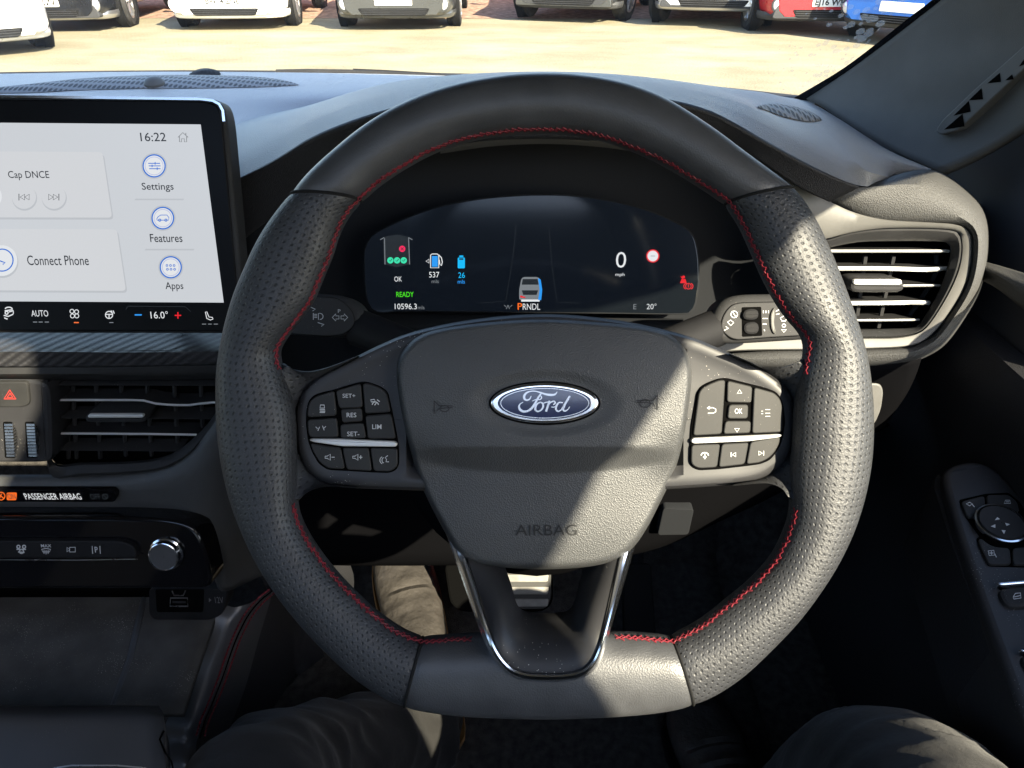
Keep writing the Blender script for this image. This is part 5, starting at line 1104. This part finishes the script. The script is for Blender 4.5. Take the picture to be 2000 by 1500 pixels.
dt('0', (1203, 492, 1223, 523), 'px_white', -0.004); dt('mph', (1202, 533, 1220, 541)); dt('E', (1237, 594, 1243, 604), 'px_grey'); dt('20\u00b0', (1263, 593, 1282, 604), 'px_white', -0.004)
df([circ(1275, 500, 13, 28)], 'px_red', 'speed_sign'); df([circ(1275, 500, 10.5, 28)], 'px_white', 'speed_sign', D1+0.0001); ds([[(1271, 500), (1279, 500)]], 1.2, 'px_grey', 'speed_sign', D1+0.0002)
df([circ(1335, 541, 3, 10), [(1328, 553), (1331, 545), (1339, 545), (1341, 553)]], 'px_red', 'belt_warning'); ds([[(1330, 540), (1341, 555)]], 1.6, 'px_red', 'belt_warning')
ds([circ(1344.5, 559, 5.5, 16), circ(1344.5, 559, 9, 8, 7, 130, 230), circ(1344.5, 559, 9, 8, 7, -50, 50), [(1344.5, 556), (1344.5, 561)]], 1.6, 'px_red', 'brake_warning')

# ================================================================ CENTRE CONSOLE
cc = thing('centre_console', 'black centre console with phone tray and red double stitching', 'console', (-0.42, 0.45, 0.45))
ZT = 0.56
def tz(u, v, z=ZT): return atz(u, v, z)
class Flat(Plane): pass
PZ = Plane(tz(150, 1270), (0, 0, 1), (0, 1, 0))
loft('tray_floor', [[tz(-700, 1150), tz(60, 1150), tz(270, 1150), tz(300, 1152), tz(440, 1158)], [tz(-800, 1400), tz(-20, 1400), tz(215, 1400), tz(250, 1400), tz(360, 1400)]], G['tray_mat'], cc, 30, 12, thick=-0.01)
ph = plate('charging_pad', [(108, 1160), (276, 1160), (268, 1180), (256, 1250), (238, 1310), (216, 1376), (6, 1376), (60, 1260)], PZ, -0.004, 0.004, G['tray_mat'], cc, 0.003, 14)
plate('pad_symbol', [(164, 1253), (190, 1250), (182, 1284), (153, 1287)], PZ, 0.002, 0.0046, G['void'], ph, 0.0002, 2)
strokes('bolt_mark', PZ, [[(178, 1260), (169, 1270), (176, 1270), (166, 1280)]], 2.0, G['plastic'], ph, 0.0049)
b = MB(); b.tube([PZ.at(100, 1165, 0.006), PZ.at(50, 1270, 0.006), PZ.at(15, 1380, 0.006)], 0.004, 8); b.build('pad_rail', G['satin_lid'], ph)
b = MB(); b.tube([PZ.at(284, 1165, 0.006), PZ.at(272, 1215, 0.008), PZ.at(255, 1290, 0.007), PZ.at(222, 1380, 0.006)], 0.005, 8); b.build('pad_rail', G['satin_lid'], ph)
# ribbed floor on the right of the tray
b = MB()
for k in range(26):
    t = k/25; a = PZ.at(286-t*60, 1215+t*160, 0.0035); c = PZ.at(405-t*75, 1215+t*160, 0.0035); q = Vector((0, 0.0016, 0))
    b.add([a-q, c-q, c+q+Vector((0, 0, 0.0012)), a+q+Vector((0, 0, 0.0012))], [(0, 1, 2, 3)])
o = b.build('ribbed_mat', G['plastic'], cc, False); o['kind'] = 'stuff'
loft('tray_back', [[(-700, 1145, .60), (60, 1147, .60), (280, 1150, .60), (440, 1150, .60)], [(-700, 1170, .622), (60, 1170, .622), (280, 1168, .622), (440, 1175, .622)]], G['void'], cc, 10, 3, thick=0.004)
PU = tilted(350, 1178, .575, 12)
ub = plate('socket_block', [(290, 1150), (446, 1150), (436, 1200), (412, 1212), (300, 1212), (290, 1200)], PU, -0.03, 0.0, G['plastic_dark'], cc, 0.002, 6)
up_ = plate('usb_socket', [(303, 1152), (398, 1152), (396, 1196), (306, 1196)], PU, -0.001, 0.0012, G['void'], cc, 0.0005, 4)
strokes('usb_frame', PU, [[(333, 1168), (366, 1168), (367, 1184), (332, 1184), 'c'], [(336, 1154), (340, 1163), (358, 1163), (362, 1154)]], 2.6, G['chrome_satin'], up_, 0.0016); strokes('usb_tongue', PU, [[(338, 1176), (361, 1176)]], 4, G['plastic'], up_, 0.0016)
text('12V', PU, (420, 1166, 436, 1178), G['print_dim'], cc, h=0.0006); fill('arrow_mark', PU, [[(408, 1168), (413, 1172), (408, 1176)]], G['print_dim'], cc, 0.0006)
# padded side of the console: pale top roll, stitched side falling to the footwell
roll = [[(424, 1186, .60), (400, 1240, .575), (362, 1330, .54), (325, 1410, .505), (312, 1450, .49), (320, 1500, .465), (330, 1600, .43)],
        [(436, 1180, .605), (424, 1220, .585), (385, 1320, .545), (345, 1410, .505), (330, 1450, .49), (336, 1500, .465), (346, 1600, .43)],
        [(458, 1186, .605), (446, 1225, .585), (410, 1325, .545), (374, 1410, .505), (362, 1450, .49), (364, 1500, .465), (372, 1600, .43)],
        [(485, 1180, .612), (462, 1240, .59), (428, 1330, .55), (396, 1410, .51), (384, 1450, .495), (384, 1500, .47), (392, 1600, .435)],
        [(535, 1150, .64), (505, 1250, .62), (480, 1340, .59), (450, 1420, .56), (440, 1460, .545), (440, 1510, .52), (448, 1610, .49)],
        [(590, 1150, .72), (580, 1250, .70), (570, 1350, .68), (560, 1440, .66), (555, 1480, .65), (550, 1540, .63), (550, 1640, .6)]]
lo_ = [[at(*p) for p in r_] for r_ in roll]
lo_.append([Vector((q.x+0.01, q.y, 0.31)) for q in lo_[-1]])
sp_ = loft('side_roll', lo_[:4], G['satin_lid'], cc, 50, 6); sp2_ = loft('side_pad', lo_[3:5], G['vinyl'], cc, 50, 6); loft('side_panel', lo_[4:], G['soft_dark'], cc, 30, 5)
loft('tunnel_trim', [[(540, 1040, .655), (505, 1100, .66), (520, 1150, .66), (560, 1250, .70), (555, 1390, .72), (600, 1480, .70)], [(600, 1040, .68), (580, 1110, .70), (600, 1180, .72), (640, 1250, .75), (640, 1330, .76), (620, 1480, .72)], [(660, 1060, .80), (690, 1120, .82), (690, 1180, .84), (700, 1250, .86), (690, 1330, .86), (680, 1480, .84)]], G['soft_dark'], cc, 30, 6)
S1 = [(526, 1151, .632), (500, 1172, .624), (477, 1200, .607), (458, 1236, .594), (445, 1268, .582), (424, 1328, .556), (404, 1378, .53), (391, 1408, .514), (382, 1440, .503)]
TS = bvh(sp_, sp2_)
def stitches(path, off):
    pts = [drop(TS, p.x+off, p.y, 0.0006) for p in catmull([(u, v) for u, v, Y in path], 131)]; b = MB()
    for k in range(0, 128, 3): b.tube([pts[k], pts[k+1].lerp(CAM, 0.0015), pts[k+2]], 0.0011, 5)
    o = b.build('stitching', G['thread'], cc); o['kind'] = 'stuff'
stitches(S1, 0); stitches([(p[0], p[1]+3, p[2]) for p in S1], 15)
b = MB(); b.tube([drop(TS, p.x+8, p.y, -0.0002) for p in catmull([(u, v+1) for u, v, Y in S1], 40)], 0.0014, 6); b.build('seam_bead', G['void'], cc)
# lid in front of the tray
loft('lid', [[atz(-700, 1378, .655), atz(0, 1378, .655), atz(310, 1378, .655)], [atz(-700, 1392, .668), atz(0, 1392, .668), atz(318, 1392, .668)], [atz(-700, 1410, .672), atz(0, 1410, .672), atz(318, 1410, .672)], [atz(-760, 1500, .672), atz(-20, 1500, .672), atz(322, 1500, .672)], [atz(-800, 1620, .672), atz(-40, 1620, .672), atz(330, 1620, .672)]], G['satin_lid'], cc, 30, 5, thick=0.02)
PLd = Plane(atz(150, 1490, .672), (0, 0, 1), (0, 1, 0))
strokes('lid_slot', PLd, [[(105, 1500), (140, 1495), (230, 1495), (285, 1500)]], 3, G['chrome_satin'], cc, 0.001)
strokes('lid_gap', PLd, [[(320, 1428), (312, 1444), (322, 1468), (335, 1488), (345, 1540)]], 4, G['void'], cc, 0.001)
# ================================================================ DRIVER'S DOOR
door = thing('driver_door', 'dark driver door with mirror and window switches on the armrest', 'door', (0.50, 0.1, 0.32))
def dp_(y, z, x): return Vector((x, y, z))
prof = [(0.935, .515), (0.93, .495), (0.91, .48), (0.87, .478), (0.83, .485), (0.78, .48), (0.66, .47), (0.50, .475), (0.33, .49)]
b = MB(); b.grid([[dp_(y, z, x-(0.012*math.sin((y+0.6)*2.2) if z < 0.9 else 0)) for y in [-0.6+0.075*k for k in range(21)]] for z, x in prof]); b.build('panel', G['soft_dark'], door)
loft('upper_trim', [[atx(1870, 498, .470), atx(1935, 514, .468), atx(2000, 533, .466), atx(2150, 580, .46)], [atx(1870, 510, .455), atx(1935, 530, .452), atx(2000, 565, .45), atx(2150, 640, .445)], [atx(1870, 530, .465), atx(1935, 556, .463), atx(2000, 605, .46), atx(2150, 720, .455)]], G['soft_pad'], door, 16, 5, thick=0.004)
# armrest pod: faces up and inwards, rising towards the front
PM = Plane(atz(1945, 1050, .84), (-0.10, -0.16, 0.98), (0, 1, 0))
ar = plate('armrest', [(1838, 925), (1856, 907), (1895, 897), (1935, 905), (1985, 950), (2060, 1040), (2200, 1300), (2300, 1600), (2080, 1600), (1998, 1400), (1925, 1200), (1870, 1040)], PM, -0.10, 0.0, G['satin'], door, 0.006, 14, 0, 5)
plate('armrest_flank', [(1820, 940), (1838, 915), (1870, 1030), (1925, 1195), (2000, 1400), (2080, 1605), (2065, 1605), (1985, 1400), (1908, 1200), (1850, 1040)], PM, -0.12, -0.012, G['soft_dark'], door, 0.003, 6)
M1 = 0.0012
def mb(name, px, h=0.003, m='button'): return plate(name, px, PM, -0.004, h, G[m], door, 0.0012, 4)
plate('switch_well', [(1873, 976), (1925, 964), (1970, 962), (1992, 980), (2010, 1010), (2010, 1108), (1930, 1106), (1906, 1052), (1914, 1048), (1886, 1010)], PM, -0.008, 0.0006, G['void'], door, 0.0003, 5)
k1 = mb('fold_switch', [(1876, 979), (1923, 967), (1927, 996), (1910, 1004), (1898, 1012), (1888, 1008)]); k2 = mb('lock_switch', [(1926, 966), (1969, 965), (1988, 980), (1992, 1000), (1975, 1000), (1950, 993), (1930, 994)])
k3 = mb('mirror_switch', [(1910, 1056), (1916, 1050), (1930, 1062), (1945, 1068), (1973, 1070), (1976, 1102), (1931, 1102)]); k4 = mb('mirror_switch', [(1977, 1070), (2012, 1066), (2012, 1102), (1979, 1103)])
c = PM.at(1951, 1029, 0.0); kr = (PM.at(1951+49, 1029, 0)-c).length
b = MB(); b.lathe([(kr*0.93, -0.002), (kr*1.02, 0.004), (kr, 0.0065), (kr*0.93, 0.0068), (kr*0.88, 0.004)], c, PM.n, 48); b.build('knob_ring', G['chrome'], door)
b = MB(); b.lathe([(kr*0.89, 0.0), (kr*0.88, 0.006), (kr*0.84, 0.0078), (kr*0.3, 0.0068), (0.0003, 0.0066)], c, PM.n, 48); kn2 = b.build('mirror_knob', G['plastic'], door)
fill('arrow_mark', PM, [[(1943, 1016), (1948, 1010), (1953, 1014)], [(1935, 1028), (1944, 1024), (1944, 1031)], [(1963, 1021), (1973, 1024), (1966, 1027)], [(1956, 1035), (1964, 1036), (1961, 1043)]], G['print'], kn2, 0.0085)
strokes('symbol', PM, [[(1887, 984), (1894, 981), (1899, 984), (1894, 988), 'c'], [(1899, 985), (1903, 990)]], 1.5, G['print'], k1, 0.0034); strokes('symbol', PM, [[(1961, 983), (1964, 977), (1972, 977), (1974, 983), 'c'], [(1965, 980), (1971, 980)]], 1.5, G['print'], k2, 0.0034)
strokes('symbol', PM, [[(1930, 1076), (1941, 1075), (1943, 1084), (1932, 1085), 'c'], [(1943, 1082), (1946, 1088)], [(1936.5, 1077), (1936.5, 1083)], [(1933, 1080), (1940, 1080)]], 1.5, G['print'], k3, 0.0034)
for (pu, pv, du, dv) in ((0, 0, 0, 0), (44, 130, 0, 0)):
    ws = plate('window_switch', [(1945+pu, 1148+pv), (2060+pu, 1138+pv), (2080+pu, 1178+pv), (1966+pu, 1188+pv)], PM, -0.02, 0.004, G['plastic'], door, 0.003, 5)
    plate('bright_tip', [(1945+pu, 1139+pv), (1956+pu, 1136+pv), (2060+pu, 1128+pv), (2060+pu, 1134+pv), (1956+pu, 1143+pv)], PM, 0.0, 0.008, G['chrome'], ws, 0.0012, 2)
    strokes('symbol', PM, [[(1979+pu, 1166+pv), (1983+pu, 1159+pv), (1993+pu, 1158+pv), (1994+pu, 1168+pv), (1980+pu, 1170+pv), 'c'], [(1981+pu, 1166+pv), (1993+pu, 1163+pv)]], 1.6, G['print'], ws, 0.0044)

# ================================================================ PEDALS, MAT
PB = Plane(atd(1000, 1150, 1.08), (0, -0.80, 0.60))
bp_ = thing('brake_pedal', 'ribbed metal brake pedal glinting through the lower steering wheel spoke', 'pedal', PB.at(990, 1190, -0.02))
plate('shadowed_pad', [(866, 1100), (930, 1098), (1080, 1096), (1080, 1180), (1060, 1196), (900, 1196), (878, 1180)], PB, -0.02, 0.0, G['void'], bp_, 0.004, 14)  # shadow on the left of the pedal, put into the black colour
plate('metal_plate', [(985, 1090), (1076, 1090), (1077, 1168), (1066, 1190), (1000, 1190), (985, 1170)], PB, -0.004, 0.004, G['pedal_dark'], bp_, 0.002, 10)
for k in range(4):
    plate('rib', [(988, 1098+24*k), (1072, 1098+24*k), (1070, 1113+24*k), (990, 1113+24*k)], PB, 0.0, 0.0065, G['pedal_metal'], bp_, 0.001, 2)
b = MB(); b.tube([PB.at(975, 1120, -0.02), PB.at(975, 1000, -0.09), PB.at(975, 900, -0.16)], 0.012, 8); b.build('arm', G['plastic_dark'], bp_)
PG = Plane(atd(1240, 1200, 1.12), (0, -0.72, 0.69))
ac = thing('accelerator_pedal', 'tall narrow accelerator pedal in deep shade right of the brake', 'pedal', PG.at(1250, 1330, -0.02))
plate('pedal_plate', [(1215, 1105), (1272, 1100), (1285, 1280), (1222, 1285)], PG, -0.015, 0.0, G['rubber'], ac, 0.003, 10)
b = MB(); b.tube([PG.at(1245, 1160, -0.012), PG.at(1245, 1050, -0.05)], 0.010, 8); b.build('arm', G['plastic_dark'], ac)
PF = Plane(Vector((0.05, 0.7, 0.302)), (0, 0, 1), (0, 1, 0))
fm = thing('floor_mat', 'carpet floor mat with a red stitched line in front of the pedals', 'floor mat', (0.05, 0.6, 0.302))
b = MB(); b.grid([[Vector((x, y, z)) for x in [-0.13+0.05*k for k in range(11)]] for y, z in ((0.25, .306), (0.60, .306), (0.86, .307), (0.905, .322), (0.96, .402), (1.02, .49))]); o = b.build('mat', G['carpet'], fm); md = o.modifiers.new('thickness', 'SOLIDIFY'); md.thickness = 0.006; md.offset = 1
b = MB()
def matpt(x, t): # along the sloping top of the mat
    a, c = Vector((x, 0.905, .324)), Vector((x, 1.02, .492)); return a.lerp(c, t)+Vector((0, -0.004, 0.005))
tt = 0.24
b.tube([matpt(-0.12, tt), matpt(-0.05, tt), matpt(0.12, tt)], (0.004, 0.007), 8); b.build('red_stitch_line', G['red_mark'], fm)

# ================================================================ DRIVER'S LEGS
def leg(b, pts, rad, n=28):
    P = catmull(pts, 40); Rr = catmull([(r_, 0, 0) for r_ in rad], 40)
    rings = []
    up = Vector((0, 0, 1)); 
    for i, p in enumerate(P):
        t = (P[min(i+1, 39)]-P[max(i-1, 0)]).normalized(); s = t.cross(up).normalized(); w = s.cross(t); r_ = Rr[i].x
        rings.append([p+(s*math.cos(2*math.pi*k/n)*r_*1.0+w*math.sin(2*math.pi*k/n)*r_*0.95) for k in range(n)])
    b.grid(rings, True); m = len(b.v); base = m-40*n
    b.f.append(tuple(base+k for k in range(n-1, -1, -1))); b.f.append(tuple(base+39*n+k for k in range(n)))
b = MB()
leg(b, [(-0.08, -0.22, .50), (-0.13, -0.02, .56), (-0.20, 0.22, .60), (-0.245, 0.345, .598), (-0.235, 0.42, .52), (-0.165, 0.51, .42), (-0.115, 0.555, .365)], [.105, .098, .090, .083, .078, .064, .058])
leg(b, [(0.10, -0.22, .50), (0.19, -0.05, .60), (0.275, 0.15, .72), (0.305, 0.245, .745), (0.31, 0.32, .67), (0.30, 0.37, .50), (0.29, 0.39, .37)], [.105, .098, .090, .084, .078, .064, .058])
b.tube([(-0.14, -0.24, .50), (0.0, -0.25, .52), (0.16, -0.24, .50)], 0.115, 20); b.tube([(0.01, -0.24, .5), (0.01, -0.33, .66), (0.01, -0.38, .80)], lambda t: (0.15, 0.10), 20)
o = b.build('person', G['trousers'])
tag(o, 'seated driver in dark trousers, knees either side of the steering wheel', 'person')
md = o.modifiers.new('r', 'REMESH'); md.mode = 'VOXEL'; md.voxel_size = 0.0045
md = o.modifiers.new('s', 'SMOOTH'); md.iterations = 8; md.factor = 0.5
dg = bpy.context.evaluated_depsgraph_get(); dg.update(); me = bpy.data.meshes.new_from_object(o.evaluated_get(dg)); o.modifiers.clear(); o.data = me
NRM = [v.normal.copy() for v in me.vertices]
for v in me.vertices:            # cloth folds, tighter behind the knee and towards the ankle
    p = v.co; f = noise.noise(Vector((p.x*9+p.z*6, p.y*26-p.z*20, p.z*9)))*0.006+noise.noise(Vector((p.x*30, p.y*50, p.z*40)))*0.0018
    w2 = Vector((p.x*7+p.y*5, p.y*17-p.z*13, p.z*11-p.x*6)); rg = (1-abs(noise.noise(w2+noise.noise_vector(p*14)*0.5))*2.2)
    f += (0.0045*max(rg, 0)**2-0.001)*(1.0 if p.y > 0.36 else 0.5)
    v.co += NRM[v.index]*f*(1.0 if p.y > 0.42 or p.y < 0.1 else 0.7)
for p in me.polygons: p.use_smooth = True
me.update()
def shoe(heel, toe, par, sole='shoe_sole'):
    heel, toe = Vector(heel), Vector(toe); ax = (toe-heel); Ls = ax.length; ax.normalize(); sd = ax.cross(Vector((0, 0, 1))).normalized(); up = sd.cross(ax)
    st = [(0.0, .020, .050, .06), (0.05, .034, .055, .085), (0.2, .040, .05, .10), (0.38, .042, .04, .088), (0.55, .047, .032, .070), (0.72, .050, .028, .056), (0.86, .046, .024, .046), (0.95, .034, .020, .036), (1.0, .012, .018, .024)]
    b = MB(); rows = []
    for t, w_, zc, hh in catmull([Vector((a, b_, c, d)) if False else Vector((a, b_, d)) for a, b_, c, d in st], 40) and [(p.x, p.y, 0, p.z) for p in catmull([Vector((a, b_, d)) for a, b_, c, d in st], 40)]:
        c = heel+ax*Ls*t; row = []
        cr = 0.0022*math.sin(t*95)*(1 if 0.5 < t < 0.72 else 0)
        for k in range(24):
            a = 2*math.pi*k/24; x_ = math.cos(a)*w_; z_ = math.sin(a); z_ = hh*0.5+z_*hh*0.5+(cr if z_ > 0 else 0); row.append(c+sd*x_+up*(max(z_, 0.0)+0.012))
        rows.append(row)
    b.grid(rows, True); s = b.build('shoe', G['shoe'], par)
    b = MB(); rows = []
    outl = []
    for p in catmull([Vector((a, b_, 0)) for a, b_, c, d in st], 30): outl.append((p.x, p.y+0.004))
    loop = [(t, w_) for t, w_ in outl]+[(t, -w_) for t, w_ in reversed(outl)]
    for h in (0.0, 0.004, 0.014, 0.018): rows.append([heel+ax*(Ls*t)+sd*w_*(0.97 if h in (0.0, 0.018) else 1)+up*h for t, w_ in loop])
    b.grid(rows, True); b.f.append(tuple(range(len(loop)))); b.build('sole', G[sole], s)
shoe((-0.098, 0.555, 0.312), (-0.205, 0.90, 0.375), o)
shoe((0.295, 0.36, 0.312), (0.26, 0.63, 0.312), o, 'rubber')
